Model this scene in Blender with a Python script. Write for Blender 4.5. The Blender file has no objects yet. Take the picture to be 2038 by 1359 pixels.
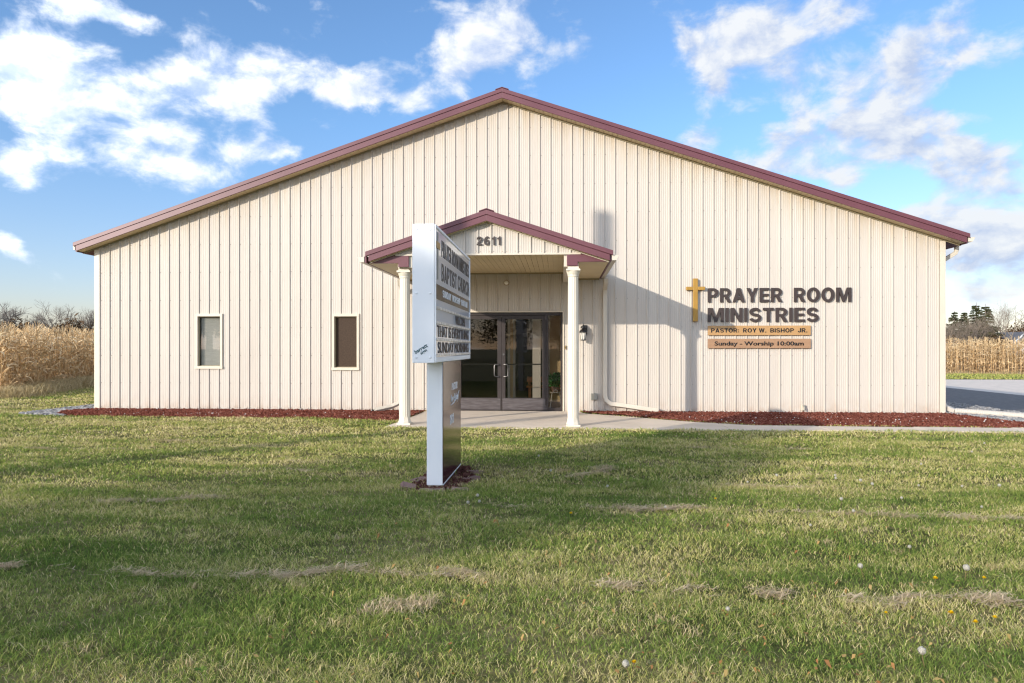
import bpy, bmesh, math, random
import numpy as np
from mathutils import Vector, Matrix
R = math.radians
random.seed(7)
S = bpy.context.scene
COL = S.collection

# ------------------------------------------------------------------ camera
cam_d = bpy.data.cameras.new("camera")
cam = bpy.data.objects.new("camera", cam_d)
COL.objects.link(cam)
S.camera = cam
TH = 0.0669
CX, CY, CZ = 10.354, -15.082, 1.366
cam.location = (CX, CY, CZ)
cam.rotation_euler = (math.pi / 2, 0, TH)
cam_d.sensor_width = 36.0
cam_d.lens = 1400 / 2038 * 36.0
cam_d.shift_y = (693.1 - 679.5) / 2038
cam_d.clip_start = 0.05
cam_d.clip_end = 3000

# ------------------------------------------------------------------ light and exposure
SUN = (0.89, 1.0, -0.372)                     # the way the light travels
SUN_EL = math.atan2(0.372, math.hypot(0.89, 1.0))
SUN_AZ = math.atan2(-0.89, -1.0)
S.view_settings.view_transform = 'Standard'
S.view_settings.look = 'None'
S.view_settings.gamma = 1
S.view_settings.exposure = 1.1
S.render.engine = 'CYCLES'
S.cycles.max_bounces = 7
S.cycles.use_denoising = True
S.cycles.denoiser = 'OPENIMAGEDENOISE'
S.cycles.adaptive_threshold = 0.006
S.cycles.filter_width = 1.25
S.cycles.sample_clamp_indirect = 4.0
S.cycles.transparent_max_bounces = 12
sd = bpy.data.lights.new("sun", 'SUN')
sd.energy = 2.3
sd.angle = R(0.55)
sd.color = (1.0, 0.915, 0.80)
so = bpy.data.objects.new("sun", sd)
so.rotation_euler = Vector(SUN).to_track_quat('-Z', 'Y').to_euler()
so.location = (-20, -30, 30)
COL.objects.link(so)

# ------------------------------------------------------------------ world: sky with clouds
# clouds: azimuth, elevation, half width, half height (radians), weight
CLOUDS = [(-0.653,0.323,0.084,0.045,.95),(-0.667,0.277,0.063,0.04,.8),(-0.58,0.257,0.049,0.054,.7),(-0.541,0.295,0.068,0.049,0.65),(-0.465,0.332,0.079,0.037,1),(-0.384,0.365,0.09,0.032,0.9),(-0.291,0.346,0.061,0.023,0.9),(-0.513,0.23,0.085,0.028,0.95),(-0.397,0.26,0.042,0.022,1.15),(-0.453,0.279,0.067,0.032,0.5),(-0.596,0.393,0.085,0.02,1.15),(-0.687,0.202,0.038,0.034,0.8),(-0.687,0.118,0.024,0.02,0.8),(-0.325,0.297,0.027,0.02,0.6),(-0.422,0.426,0.025,0.011,0.8),(-0.208,0.336,0.025,0.015,0.6),(-0.08,0.436,0.079,0.039,1),(-0.152,0.387,0.039,0.033,1),(-0.088,0.395,0.043,0.023,0.7),(0.264,0.41,0.077,0.034,1),(0.212,0.387,0.046,0.022,1),(0.357,0.413,0.077,0.018,0.8),(0.219,0.344,0.023,0.014,0.8),(0.333,0.343,0.042,0.031,1),(0.436,0.339,0.06,0.035,1),(0.479,0.353,0.031,0.034,0.9),(0.409,0.298,0.034,0.024,0.7),(0.199,0.281,0.027,0.017,0.9),(0.374,0.255,0.053,0.019,1.3),(0.442,0.258,0.038,0.024,1.1),(0.302,0.247,0.056,0.016,1.3),(0.374,0.218,0.023,0.016,1.0),(0.495,0.233,0.026,0.012,1.2),(0.515,0.199,0.04,0.023,1.3),(0.277,0.28,0.025,0.01,0.8),(0.32,0.294,0.021,0.019,0.6),(0.479,0.27,0.031,0.011,0.7),(0.458,0.161,0.064,0.018,1.2),(0.525,0.149,0.059,0.029,1.2),(0.51,0.109,0.055,0.027,1.1),(0.554,0.08,0.033,0.023,0.9),(0.525,0.061,0.039,0.015,0.6),(-0.264,0.339,0.041,0.017,0.7)]
W = bpy.data.worlds.new("World")
S.world = W
W.use_nodes = True
nt = W.node_tree
nt.nodes.clear()
N = lambda t: nt.nodes.new(t)
def wm(op, a, b=None, c=None):
    n = N('ShaderNodeMath'); n.operation = op
    for i, v in enumerate((a, b, c)):
        if v is None: continue
        if isinstance(v, (int, float)): n.inputs[i].default_value = v
        else: nt.links.new(v, n.inputs[i])
    return n.outputs[0]
out = N('ShaderNodeOutputWorld'); bg = N('ShaderNodeBackground')
sky = N('ShaderNodeTexSky'); sky.sky_type = 'NISHITA'; sky.sun_disc = False
sky.sun_elevation = SUN_EL; sky.sun_rotation = SUN_AZ % (2 * math.pi)
sky.air_density = 1.0; sky.dust_density = 0.6; sky.ozone_density = 1.6
tc = N('ShaderNodeTexCoord')
sep = N('ShaderNodeSeparateXYZ'); nt.links.new(tc.outputs['Generated'], sep.inputs[0])
az = wm('ARCTAN2', sep.outputs[0], sep.outputs[1])
el = wm('ARCSINE', sep.outputs[2])
cmb = N('ShaderNodeCombineXYZ')
nt.links.new(az, cmb.inputs[0]); nt.links.new(wm('MULTIPLY', el, 1.5), cmb.inputs[1])
def wnoise(vec, scale, detail, rough, dist=0.0):
    n = N('ShaderNodeTexNoise'); n.inputs['Scale'].default_value = scale; n.inputs['Detail'].default_value = detail
    n.inputs['Roughness'].default_value = rough; n.inputs['Distortion'].default_value = dist
    nt.links.new(vec, n.inputs['Vector']); return n
warp = wnoise(cmb.outputs[0], 9, 6, 0.6)
wsep = N('ShaderNodeSeparateColor'); nt.links.new(warp.outputs['Color'], wsep.inputs[0])
azw = wm('ADD', az, wm('MULTIPLY', wm('SUBTRACT', wsep.outputs[0], 0.5), 0.10))
elw = wm('ADD', el, wm('MULTIPLY', wm('SUBTRACT', wsep.outputs[1], 0.5), 0.06))
tot = None
for (a, e, ra, re, w) in CLOUDS:
    d2 = wm('ADD', wm('POWER', wm('ABSOLUTE', wm('DIVIDE', wm('SUBTRACT', azw, a), ra * (0.92 if a < -0.25 else 1.2))), 2.0),
            wm('POWER', wm('ABSOLUTE', wm('DIVIDE', wm('SUBTRACT', elw, e), re * (0.90 if a < -0.25 else 1.3))), 2.0))
    g = wm('MULTIPLY', wm('EXPONENT', wm('MULTIPLY', d2, -1.0)), w)
    tot = g if tot is None else wm('ADD', tot, g)
tot = wm('MINIMUM', tot, 1.1)
# clouds over the rest of the sky, out of the photograph, so that it is not bare; made thick to add fill light
far = wm('SUBTRACT', wm('ABSOLUTE', az), 0.85)
far = wm('MINIMUM', wm('MAXIMUM', wm('MULTIPLY', far, 2.0), 0.0), 1.0)
big = wnoise(cmb.outputs[0], 4.0, 3, 0.5)
tot = wm('ADD', tot, wm('MULTIPLY', far, wm('MULTIPLY', wm('SUBTRACT', big.outputs['Fac'], 0.30), 3.4)))
n1 = wnoise(cmb.outputs[0], 13, 10, 0.60, 0.25)
off = N('ShaderNodeVectorMath'); off.operation = 'ADD'; off.inputs[1].default_value = (-0.012, 0.022, 0)
nt.links.new(cmb.outputs[0], off.inputs[0])
n2 = wnoise(off.outputs[0], 13, 6, 0.58, 0.25)
n3 = wnoise(cmb.outputs[0], 6.5, 4, 0.55, 0.2)
tot = wm('ADD', tot, wm('MULTIPLY', wm('SUBTRACT', n3.outputs['Fac'], 0.5), 1.3))
dens = wm('ADD', wm('MULTIPLY', tot, 0.90), wm('MULTIPLY', wm('SUBTRACT', n1.outputs['Fac'], 0.5), 2.3))
mr = N('ShaderNodeMapRange'); mr.interpolation_type = 'SMOOTHSTEP'
mr.inputs['From Min'].default_value = 0.30; mr.inputs['From Max'].default_value = 1.12
nt.links.new(dens, mr.inputs['Value'])
lit = N('ShaderNodeMapRange'); lit.inputs['From Min'].default_value = -0.13; lit.inputs['From Max'].default_value = 0.10
nt.links.new(wm('SUBTRACT', n1.outputs['Fac'], n2.outputs['Fac']), lit.inputs['Value'])
ccol = N('ShaderNodeMix'); ccol.data_type = 'RGBA'
ccol.inputs[6].default_value = (1.6, 1.88, 2.5, 1); ccol.inputs[7].default_value = (2.75, 2.8, 2.85, 1)
nt.links.new(lit.outputs[0], ccol.inputs[0])
tint = N('ShaderNodeMix'); tint.data_type = 'RGBA'; tint.blend_type = 'MULTIPLY'; tint.inputs[0].default_value = 1
SKYK = 1.0
th_ = N('ShaderNodeMix'); th_.data_type = 'RGBA'           # hazier and paler low down, deeper blue above
nt.links.new(wm('MINIMUM', wm('MAXIMUM', wm('DIVIDE', el, 0.30), 0.0), 1.0), th_.inputs[0])
th_.inputs[6].default_value = (0.57, 0.53, 0.66, 1); th_.inputs[7].default_value = (0.50, 0.63, 0.785, 1)
nt.links.new(th_.outputs[2], tint.inputs[7])
nt.links.new(sky.outputs[0], tint.inputs[6])
# cloud brightness raised towards the sun, behind the camera, as added fill light
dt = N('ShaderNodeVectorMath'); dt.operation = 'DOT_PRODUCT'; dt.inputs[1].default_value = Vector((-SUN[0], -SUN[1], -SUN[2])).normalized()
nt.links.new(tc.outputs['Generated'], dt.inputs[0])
sun_fill = wm('POWER', wm('MAXIMUM', wm('MULTIPLY_ADD', dt.outputs['Value'], 0.5, 0.5), 0.0), 2.0)
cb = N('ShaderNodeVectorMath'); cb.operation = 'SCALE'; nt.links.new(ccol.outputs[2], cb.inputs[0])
nt.links.new(wm('MULTIPLY_ADD', sun_fill, 3.2, 1.0), cb.inputs['Scale'])
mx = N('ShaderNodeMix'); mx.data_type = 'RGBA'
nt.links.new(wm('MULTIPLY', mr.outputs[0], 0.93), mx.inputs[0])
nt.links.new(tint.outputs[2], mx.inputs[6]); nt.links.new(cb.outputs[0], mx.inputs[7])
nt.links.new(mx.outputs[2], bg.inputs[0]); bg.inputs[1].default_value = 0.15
nt.links.new(bg.outputs[0], out.inputs[0])

# ------------------------------------------------------------------ materials
def mat(name, col, rough=0.6, col2=None, nscale=4.0, namt=1.0, detail=5, bump=0.0, bscale=30.0, metal=0.0, coat=0.0,
        stretch=None, lo=0.35, hi=0.65, spec=0.5):
    m = bpy.data.materials.new(name); m.use_nodes = True
    t = m.node_tree; b = t.nodes['Principled BSDF']
    b.inputs['Base Color'].default_value = (*col, 1); b.inputs['Roughness'].default_value = rough
    b.inputs['Metallic'].default_value = metal; b.inputs['Coat Weight'].default_value = coat
    b.inputs['Specular IOR Level'].default_value = spec
    g = t.nodes.new('ShaderNodeNewGeometry'); v = g.outputs['Position']
    if stretch:
        mp = t.nodes.new('ShaderNodeMapping'); mp.inputs['Scale'].default_value = stretch
        t.links.new(v, mp.inputs[0]); v = mp.outputs[0]
    if col2 is not None:
        n = t.nodes.new('ShaderNodeTexNoise'); n.inputs['Scale'].default_value = nscale; n.inputs['Detail'].default_value = detail
        t.links.new(v, n.inputs['Vector'])
        r = t.nodes.new('ShaderNodeValToRGB')
        r.color_ramp.elements[0].position = lo; r.color_ramp.elements[1].position = hi
        r.color_ramp.elements[0].color = (*col, 1); r.color_ramp.elements[1].color = (*[c * (1 - namt) + d * namt for c, d in zip(col, col2)], 1)
        t.links.new(n.outputs['Fac'], r.inputs[0]); t.links.new(r.outputs[0], b.inputs['Base Color'])
    if bump:
        n = t.nodes.new('ShaderNodeTexNoise'); n.inputs['Scale'].default_value = bscale; n.inputs['Detail'].default_value = 4
        t.links.new(v, n.inputs['Vector'])
        bp = t.nodes.new('ShaderNodeBump'); bp.inputs['Strength'].default_value = bump; bp.inputs['Distance'].default_value = 0.02
        t.links.new(n.outputs['Fac'], bp.inputs['Height']); t.links.new(bp.outputs[0], b.inputs['Normal'])
    return m

CREAM = (0.550, 0.503, 0.440)
M = dict(
    siding=mat('painted_steel_siding', CREAM, 0.5, (0.52, 0.465, 0.40), 1.2, 0.6, 6, 0.06, 2.0, stretch=(3, 3, 0.35), spec=0.35),
    trim=mat('cream_trim_paint', (0.62, 0.55, 0.44), 0.4, (0.57, 0.50, 0.40), 3, 0.5),
    soffit=mat('tan_vinyl_soffit', (0.68, 0.55, 0.33), 0.5, (0.60, 0.48, 0.29), 2, 0.6),
    jtrim=mat('soffit_edge_trim', (0.30, 0.25, 0.15), 0.6),
    burg=mat('burgundy_painted_steel', (0.120, 0.037, 0.047), 0.42, (0.150, 0.052, 0.063), 1.4, 0.7, 5, 0.03, 3.0),
    roof=mat('burgundy_roof_steel', (0.13, 0.042, 0.055), 0.45, (0.16, 0.055, 0.07), 1.0, 0.6),
    gutter=mat('cream_gutter_paint', (0.62, 0.56, 0.46), 0.35, (0.56, 0.50, 0.41), 6, 0.5),
    column=mat('white_cream_column_paint', (0.66, 0.60, 0.49), 0.4, (0.61, 0.55, 0.45), 5, 0.5),
    bronze=mat('dark_bronze_aluminium', (0.034, 0.026, 0.024), 0.45, (0.050, 0.039, 0.036), 8, 0.6, metal=0.35),
    kick=mat('dull_metal_kick_plate', (0.075, 0.062, 0.062), 0.45, (0.14, 0.125, 0.125), 5, 0.7, 7, stretch=(1, 1, 6), metal=0.5),
    chrome=mat('brushed_metal', (0.15, 0.142, 0.138), 0.4, metal=0.9),
    black=mat('black_painted_metal', (0.012, 0.012, 0.013), 0.4),
    letter=mat('dark_brown_letter', (0.040, 0.027, 0.023), 0.5, (0.045, 0.03, 0.026), 20, 0.6),
    ink=mat('black_ink', (0.006, 0.005, 0.006), 0.5),
    gold=mat('gold_paint', (0.40, 0.225, 0.040), 0.45, (0.34, 0.18, 0.03), 8, 0.6, metal=0.15),
    plaque=mat('tan_plaque', (0.44, 0.255, 0.105), 0.55, (0.38, 0.215, 0.085), 5, 0.6, stretch=(0.4, 1, 3)),
    plaque2=mat('brown_plaque', (0.35, 0.205, 0.115), 0.55, (0.29, 0.165, 0.092), 5, 0.6, stretch=(0.4, 1, 3)),
    signwhite=mat('white_sign_paint', (0.80, 0.82, 0.84), 0.4, (0.74, 0.76, 0.79), 3, 0.5),
    face=mat('white_sign_face', (0.80, 0.81, 0.84), 0.16, (0.76, 0.77, 0.81), 2, 0.5, coat=0.5),
    reader=mat('reader_board_face', (0.66, 0.69, 0.74), 0.12, (0.58, 0.62, 0.69), 1.5, 0.6, coat=0.5),
    rail=mat('clear_plastic_rail', (0.55, 0.52, 0.48), 0.25, (0.75, 0.70, 0.64), 14, 1.0, 2, lo=0.45, hi=0.55),
    band=mat('dark_grey_band', (0.035, 0.035, 0.04), 0.10, coat=0.5),
    postpanel=mat('burgundy_gloss_panel', (0.050, 0.016, 0.022), 0.13, (0.065, 0.022, 0.028), 3, 0.6, spec=0.22),
    whitevinyl=mat('white_vinyl', (0.80, 0.82, 0.84), 0.4),
    teal=mat('dark_teal_vinyl', (0.012, 0.085, 0.10), 0.5),
    concrete=mat('pale_concrete', (0.66, 0.55, 0.43), 0.85, (0.56, 0.465, 0.36), 1.7, 0.8, 8, 0.15, 60),
    asphalt=mat('asphalt', (0.125, 0.112, 0.10), 0.9, (0.19, 0.172, 0.156), 6, 0.8, 8, 0.4, 80),
    gravel_lot=mat('pale_gravel_lot', (0.70, 0.60, 0.50), 0.95, (0.58, 0.50, 0.415), 2.5, 0.8, 9, 0.15, 25),
    mulch=mat('red_brown_mulch', (0.10, 0.030, 0.022), 0.9, (0.17, 0.06, 0.043), 40, 1.0, 6, 0.8, 45),
    stone=mat('grey_white_stone', (0.40, 0.38, 0.35), 0.8, (0.17, 0.165, 0.165), 14, 1.0, 4, 0.3, 60, lo=0.4, hi=0.6),
    brick=mat('pinkish_brown_paver', (0.27, 0.165, 0.135), 0.9, (0.20, 0.12, 0.10), 25, 0.8, 6, 0.5, 60),
    wallint=mat('tan_interior_wall', (0.74, 0.57, 0.34), 0.8, (0.68, 0.52, 0.30), 3, 0.6),
    darkint=mat('dark_interior', (0.02, 0.017, 0.014), 0.8),
    floorint=mat('brown_tile_floor', (0.09, 0.05, 0.03), 0.5, (0.13, 0.08, 0.05), 6, 0.7),
    woodint=mat('orange_wood', (0.34, 0.11, 0.025), 0.4, (0.26, 0.08, 0.018), 3, 0.7, stretch=(1, 8, 8)),
    whiteint=mat('white_interior_paint', (0.62, 0.60, 0.56), 0.6),
    blind=mat('pale_cloth_blind', (0.53, 0.52, 0.47), 0.9, (0.45, 0.445, 0.40), 6, 0.8, 8, 0.3, 30, stretch=(1, 1, 9)),
    screen=mat('brown_window_screen', (0.040, 0.024, 0.014), 0.6, (0.068, 0.042, 0.027), 90, 0.9, 5, spec=0.2),
    lampglass=mat('frosted_lamp_glass', (0.85, 0.82, 0.74), 0.2),
    pipe=mat('white_plastic_pipe', (0.50, 0.46, 0.40), 0.5, (0.42, 0.375, 0.32), 8, 0.6),
    trunk=mat('grey_brown_bark', (0.16, 0.13, 0.11), 0.9, (0.24, 0.20, 0.17), 3, 0.8),
    palebark=mat('pale_bark', (0.21, 0.17, 0.13), 0.9, (0.14, 0.11, 0.085), 3, 0.8),  # pale brown bark, mottled darker
    polewood=mat('weathered_pole_wood', (0.16, 0.12, 0.09), 0.9, (0.22, 0.17, 0.13), 5, 0.8),
    housewhite=mat('white_house_paint', (0.72, 0.73, 0.75), 0.6),
    rooftile=mat('grey_shingle', (0.13, 0.13, 0.14), 0.9, (0.18, 0.18, 0.19), 12, 0.8),
    greybox=mat('grey_plastic', (0.27, 0.26, 0.22), 0.5),
    screwhead=mat('screw_heads', (0.30, 0.25, 0.20), 0.5),  # darker than the siding: the heads' small shadows put into their colour
    brass=mat('worn_brass', (0.35, 0.24, 0.10), 0.4, metal=0.5),
)

def siding_mat():
    """cream painted sheets: each sheet a touch different, runs below the roof edge, splash at the foot"""
    m = M['siding']; t = m.node_tree; b = t.nodes['Principled BSDF']; L = t.links.new
    def mth(op, a, c=None, d=None, clamp=False):
        n = t.nodes.new('ShaderNodeMath'); n.operation = op; n.use_clamp = clamp
        for i, v in enumerate((a, c, d)):
            if v is None: continue
            if isinstance(v, (int, float)): n.inputs[i].default_value = v
            else: L(v, n.inputs[i])
        return n.outputs[0]
    g = t.nodes.new('ShaderNodeNewGeometry'); sp = t.nodes.new('ShaderNodeSeparateXYZ'); L(g.outputs['Position'], sp.inputs[0])
    X, Z = sp.outputs[0], sp.outputs[2]
    wn = t.nodes.new('ShaderNodeTexWhiteNoise'); wn.noise_dimensions = '1D'; L(mth('FLOOR', mth('DIVIDE', mth('SUBTRACT', X, 0.107), 0.9144)), wn.inputs['W'])
    def nz(scale, st, det=5):
        mp = t.nodes.new('ShaderNodeMapping'); mp.inputs['Scale'].default_value = st; L(g.outputs['Position'], mp.inputs[0])
        n = t.nodes.new('ShaderNodeTexNoise'); n.inputs['Scale'].default_value = scale; n.inputs['Detail'].default_value = det; n.inputs['Roughness'].default_value = 0.65
        L(mp.outputs[0], n.inputs['Vector']); return n.outputs['Fac']
    runs, spl, cloudy = nz(9, (1, 1, 0.06)), nz(7, (1, 1, 0.6), 7), nz(0.9, (1, 1, 0.5))
    under = mth('SUBTRACT', mth('SUBTRACT', 6.62, mth('MULTIPLY', mth('ABSOLUTE', mth('SUBTRACT', X, 9.15)), 0.3345)), Z)
    top = mth('MULTIPLY', mth('POWER', mth('SUBTRACT', 1.0, mth('DIVIDE', under, 1.1, clamp=True), clamp=True), 2.0), mth('MULTIPLY', mth('SUBTRACT', runs, 0.36, clamp=True), 2.6), clamp=True)
    foot = mth('MULTIPLY', mth('POWER', mth('SUBTRACT', 1.0, mth('DIVIDE', Z, 0.42, clamp=True), clamp=True), 1.6), mth('MULTIPLY', mth('SUBTRACT', spl, 0.38, clamp=True), 3.2), clamp=True)
    base = b.inputs['Base Color'].links[0].from_socket
    def mul(col, fac, tint):
        n = t.nodes.new('ShaderNodeMix'); n.data_type = 'RGBA'; n.blend_type = 'MULTIPLY'; L(fac, n.inputs[0]) if not isinstance(fac, float) else None
        L(col, n.inputs[6]); n.inputs[7].default_value = (*tint, 1); return n.outputs[2]
    c = mul(base, mth('MULTIPLY', wn.outputs['Value'], 0.4), (0.93, 0.925, 0.92))
    c = mul(c, top, (0.86, 0.76, 0.56)); c = mul(c, foot, (0.80, 0.66, 0.56)); c = mul(c, mth('MULTIPLY', mth('SUBTRACT', cloudy, 0.4, clamp=True), 2.0, clamp=True), (0.95, 0.945, 0.95))
    L(c, b.inputs['Base Color'])
    bp = t.nodes.new('ShaderNodeBump'); bp.inputs['Strength'].default_value = 0.35; bp.inputs['Distance'].default_value = 0.02
    L(nz(2.2, (1.6, 1.6, 0.7), 2), bp.inputs['Height']); L(bp.outputs[0], b.inputs['Normal'])
siding_mat()

def glass_mat(name, tintc=(0.93, 0.95, 0.93), gloss=1.0):
    m = bpy.data.materials.new(name); m.use_nodes = True; t = m.node_tree; t.nodes.clear()
    o = t.nodes.new('ShaderNodeOutputMaterial'); mixn = t.nodes.new('ShaderNodeMixShader')
    tr = t.nodes.new('ShaderNodeBsdfTransparent'); tr.inputs[0].default_value = (*tintc, 1)
    gl = t.nodes.new('ShaderNodeBsdfGlossy'); gl.inputs['Roughness'].default_value = 0.005; gl.inputs[0].default_value = (0.95, 0.97, 1, 1)
    fr = t.nodes.new('ShaderNodeFresnel'); fr.inputs[0].default_value = 1.55
    ml = t.nodes.new('ShaderNodeMath'); ml.operation = 'MULTIPLY_ADD'; ml.inputs[1].default_value = 1.6 * gloss; ml.inputs[2].default_value = 0.0
    ml.use_clamp = True
    t.links.new(fr.outputs[0], ml.inputs[0]); t.links.new(ml.outputs[0], mixn.inputs[0])
    t.links.new(tr.outputs[0], mixn.inputs[1]); t.links.new(gl.outputs[0], mixn.inputs[2]); t.links.new(mixn.outputs[0], o.inputs[0])
    return m
M['glass'] = glass_mat('door_glass', (0.95, 0.93, 0.89), 0.42)
M['pane'] = glass_mat('window_glass', (0.94, 0.94, 0.93), 0.35)

def leaf_mat(name, cols, pos=(0.0, 0.35, 0.7, 1.0), trans=0.3, nscale=0.6, namt=0.5, rough=0.8):
    """thin leaves and blades: the colour comes from each blade's own random 'tint' mixed with a slow noise over the place"""
    m = bpy.data.materials.new(name); m.use_nodes = True; t = m.node_tree; t.nodes.clear()
    o = t.nodes.new('ShaderNodeOutputMaterial')
    at = t.nodes.new('ShaderNodeAttribute'); at.attribute_name = 'tint'
    g = t.nodes.new('ShaderNodeNewGeometry')
    n = t.nodes.new('ShaderNodeTexNoise'); n.inputs['Scale'].default_value = nscale; n.inputs['Detail'].default_value = 5; n.inputs['Roughness'].default_value = 0.65
    t.links.new(g.outputs['Position'], n.inputs['Vector'])
    mrn = t.nodes.new('ShaderNodeMapRange'); mrn.inputs['From Min'].default_value = 0.3; mrn.inputs['From Max'].default_value = 0.7
    t.links.new(n.outputs['Fac'], mrn.inputs[0])
    mix = t.nodes.new('ShaderNodeMix'); mix.data_type = 'FLOAT'; mix.inputs[0].default_value = namt
    t.links.new(at.outputs['Fac'], mix.inputs[2]); t.links.new(mrn.outputs[0], mix.inputs[3])
    r = t.nodes.new('ShaderNodeValToRGB'); e = r.color_ramp.elements
    while len(e) < len(cols): e.new(0.5)
    for k, (p, c) in enumerate(zip(pos, cols)): e[k].position = p; e[k].color = (*c, 1)
    t.links.new(mix.outputs[0], r.inputs[0])
    d = t.nodes.new('ShaderNodeBsdfDiffuse'); tl = t.nodes.new('ShaderNodeBsdfTranslucent'); ms = t.nodes.new('ShaderNodeMixShader')
    ms.inputs[0].default_value = trans
    t.links.new(r.outputs[0], d.inputs[0]); t.links.new(r.outputs[0], tl.inputs[0])
    t.links.new(d.outputs[0], ms.inputs[1]); t.links.new(tl.outputs[0], ms.inputs[2]); t.links.new(ms.outputs[0], o.inputs[0])
    return m
M['grass'] = leaf_mat('lawn_grass_blades', [(0.095, 0.165, 0.036), (0.235, 0.315, 0.066), (0.50, 0.46, 0.14), (0.77, 0.63, 0.36)], (0.08, 0.40, 0.68, 0.94), 0.2, 0.9, 0.15)
M['straw'] = leaf_mat('dry_straw', [(0.34, 0.24, 0.13), (0.55, 0.42, 0.26), (0.68, 0.54, 0.36), (0.76, 0.64, 0.46)], trans=0.15, nscale=6)
M['corn'] = leaf_mat('dry_corn_leaf', [(0.33, 0.185, 0.085), (0.57, 0.38, 0.19), (0.74, 0.56, 0.33), (0.85, 0.72, 0.49)], trans=0.2, nscale=1.5, namt=0.25)
M['weed'] = leaf_mat('dry_weeds', [(0.24, 0.20, 0.08), (0.46, 0.36, 0.19), (0.62, 0.50, 0.30), (0.20, 0.26, 0.07)], trans=0.15, nscale=1.2)
M['spruce'] = leaf_mat('spruce_needles', [(0.022, 0.032, 0.014), (0.045, 0.058, 0.026), (0.085, 0.085, 0.040), (0.14, 0.115, 0.06)], trans=0.1, nscale=0.4)
M['brush'] = leaf_mat('brown_brush_twigs', [(0.055, 0.036, 0.022), (0.095, 0.062, 0.036), (0.145, 0.092, 0.052), (0.20, 0.125, 0.070)], trans=0.1, nscale=0.2)
M['autumn'] = leaf_mat('autumn_leaves', [(0.10, 0.06, 0.02), (0.18, 0.10, 0.03), (0.10, 0.12, 0.03), (0.25, 0.16, 0.05)], trans=0.2, nscale=0.3)
M['plantleaf'] = leaf_mat('house_plant_leaves', [(0.02, 0.09, 0.03), (0.04, 0.15, 0.05), (0.08, 0.2, 0.06), (0.25, 0.28, 0.05)], trans=0.25)
M['seed'] = leaf_mat('dandelion_seed_fluff', [(0.48, 0.46, 0.39), (0.56, 0.53, 0.46), (0.64, 0.61, 0.53), (0.72, 0.69, 0.6)], trans=0.4)
M['yellow'] = leaf_mat('yellow_petals', [(0.72, 0.46, 0.01), (0.78, 0.52, 0.015), (0.8, 0.56, 0.02), (0.85, 0.62, 0.03)], trans=0.3)
M['stem'] = leaf_mat('flower_stem', [(0.20, 0.14, 0.07), (0.22, 0.16, 0.08), (0.16, 0.18, 0.06), (0.14, 0.2, 0.05)], trans=0.2)
M['leaflitter'] = leaf_mat('fallen_leaf', [(0.26, 0.10, 0.05), (0.34, 0.18, 0.07), (0.42, 0.31, 0.12), (0.22, 0.14, 0.09)], trans=0.2)
M['bedchips'] = leaf_mat('weathered_mulch_chips', [(0.05, 0.022, 0.018), (0.10, 0.040, 0.032), (0.17, 0.085, 0.065), (0.27, 0.18, 0.13)], (0.05, 0.45, 0.75, 1.0), trans=0.0, nscale=20, namt=0.4)
M['chips'] = leaf_mat('mulch_chips', [(0.075, 0.022, 0.015), (0.165, 0.050, 0.034), (0.255, 0.092, 0.063), (0.36, 0.20, 0.15)], (0.05, 0.45, 0.75, 1.0), trans=0.0, nscale=30, namt=0.3)

# the lawn's soil and thatch under the blades
def lawn_mat():
    m = bpy.data.materials.new('lawn_ground'); m.use_nodes = True; t = m.node_tree; b = t.nodes['Principled BSDF']
    b.inputs['Roughness'].default_value = 0.95; b.inputs['Specular IOR Level'].default_value = 0.1
    g = t.nodes.new('ShaderNodeNewGeometry')
    def nz(s, d):
        n = t.nodes.new('ShaderNodeTexNoise'); n.inputs['Scale'].default_value = s; n.inputs['Detail'].default_value = d
        n.inputs['Roughness'].default_value = 0.65
        t.links.new(g.outputs['Position'], n.inputs['Vector']); return n.outputs['Fac']
    a, c = nz(0.9, 5), nz(14, 6)
    mixn = t.nodes.new('ShaderNodeMix'); mixn.data_type = 'FLOAT'; mixn.inputs[0].default_value = 0.55
    t.links.new(a, mixn.inputs[2]); t.links.new(c, mixn.inputs[3])
    r = t.nodes.new('ShaderNodeValToRGB'); e = r.color_ramp.elements
    e.new(0.5); e.new(0.6)
    for k, (p, col) in enumerate([(0.34, (0.05, 0.062, 0.016)), (0.47, (0.095, 0.098, 0.03)), (0.56, (0.18, 0.15, 0.065)), (0.68, (0.31, 0.24, 0.125))]):
        e[k].position = p; e[k].color = (*col, 1)
    t.links.new(mixn.outputs[0], r.inputs[0]); t.links.new(r.outputs[0], b.inputs['Base Color'])
    bp = t.nodes.new('ShaderNodeBump'); bp.inputs['Strength'].default_value = 0.8; bp.inputs['Distance'].default_value = 0.03
    t.links.new(c, bp.inputs['Height']); t.links.new(bp.outputs[0], b.inputs['Normal'])
    return m
M['lawn'] = lawn_mat()

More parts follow.
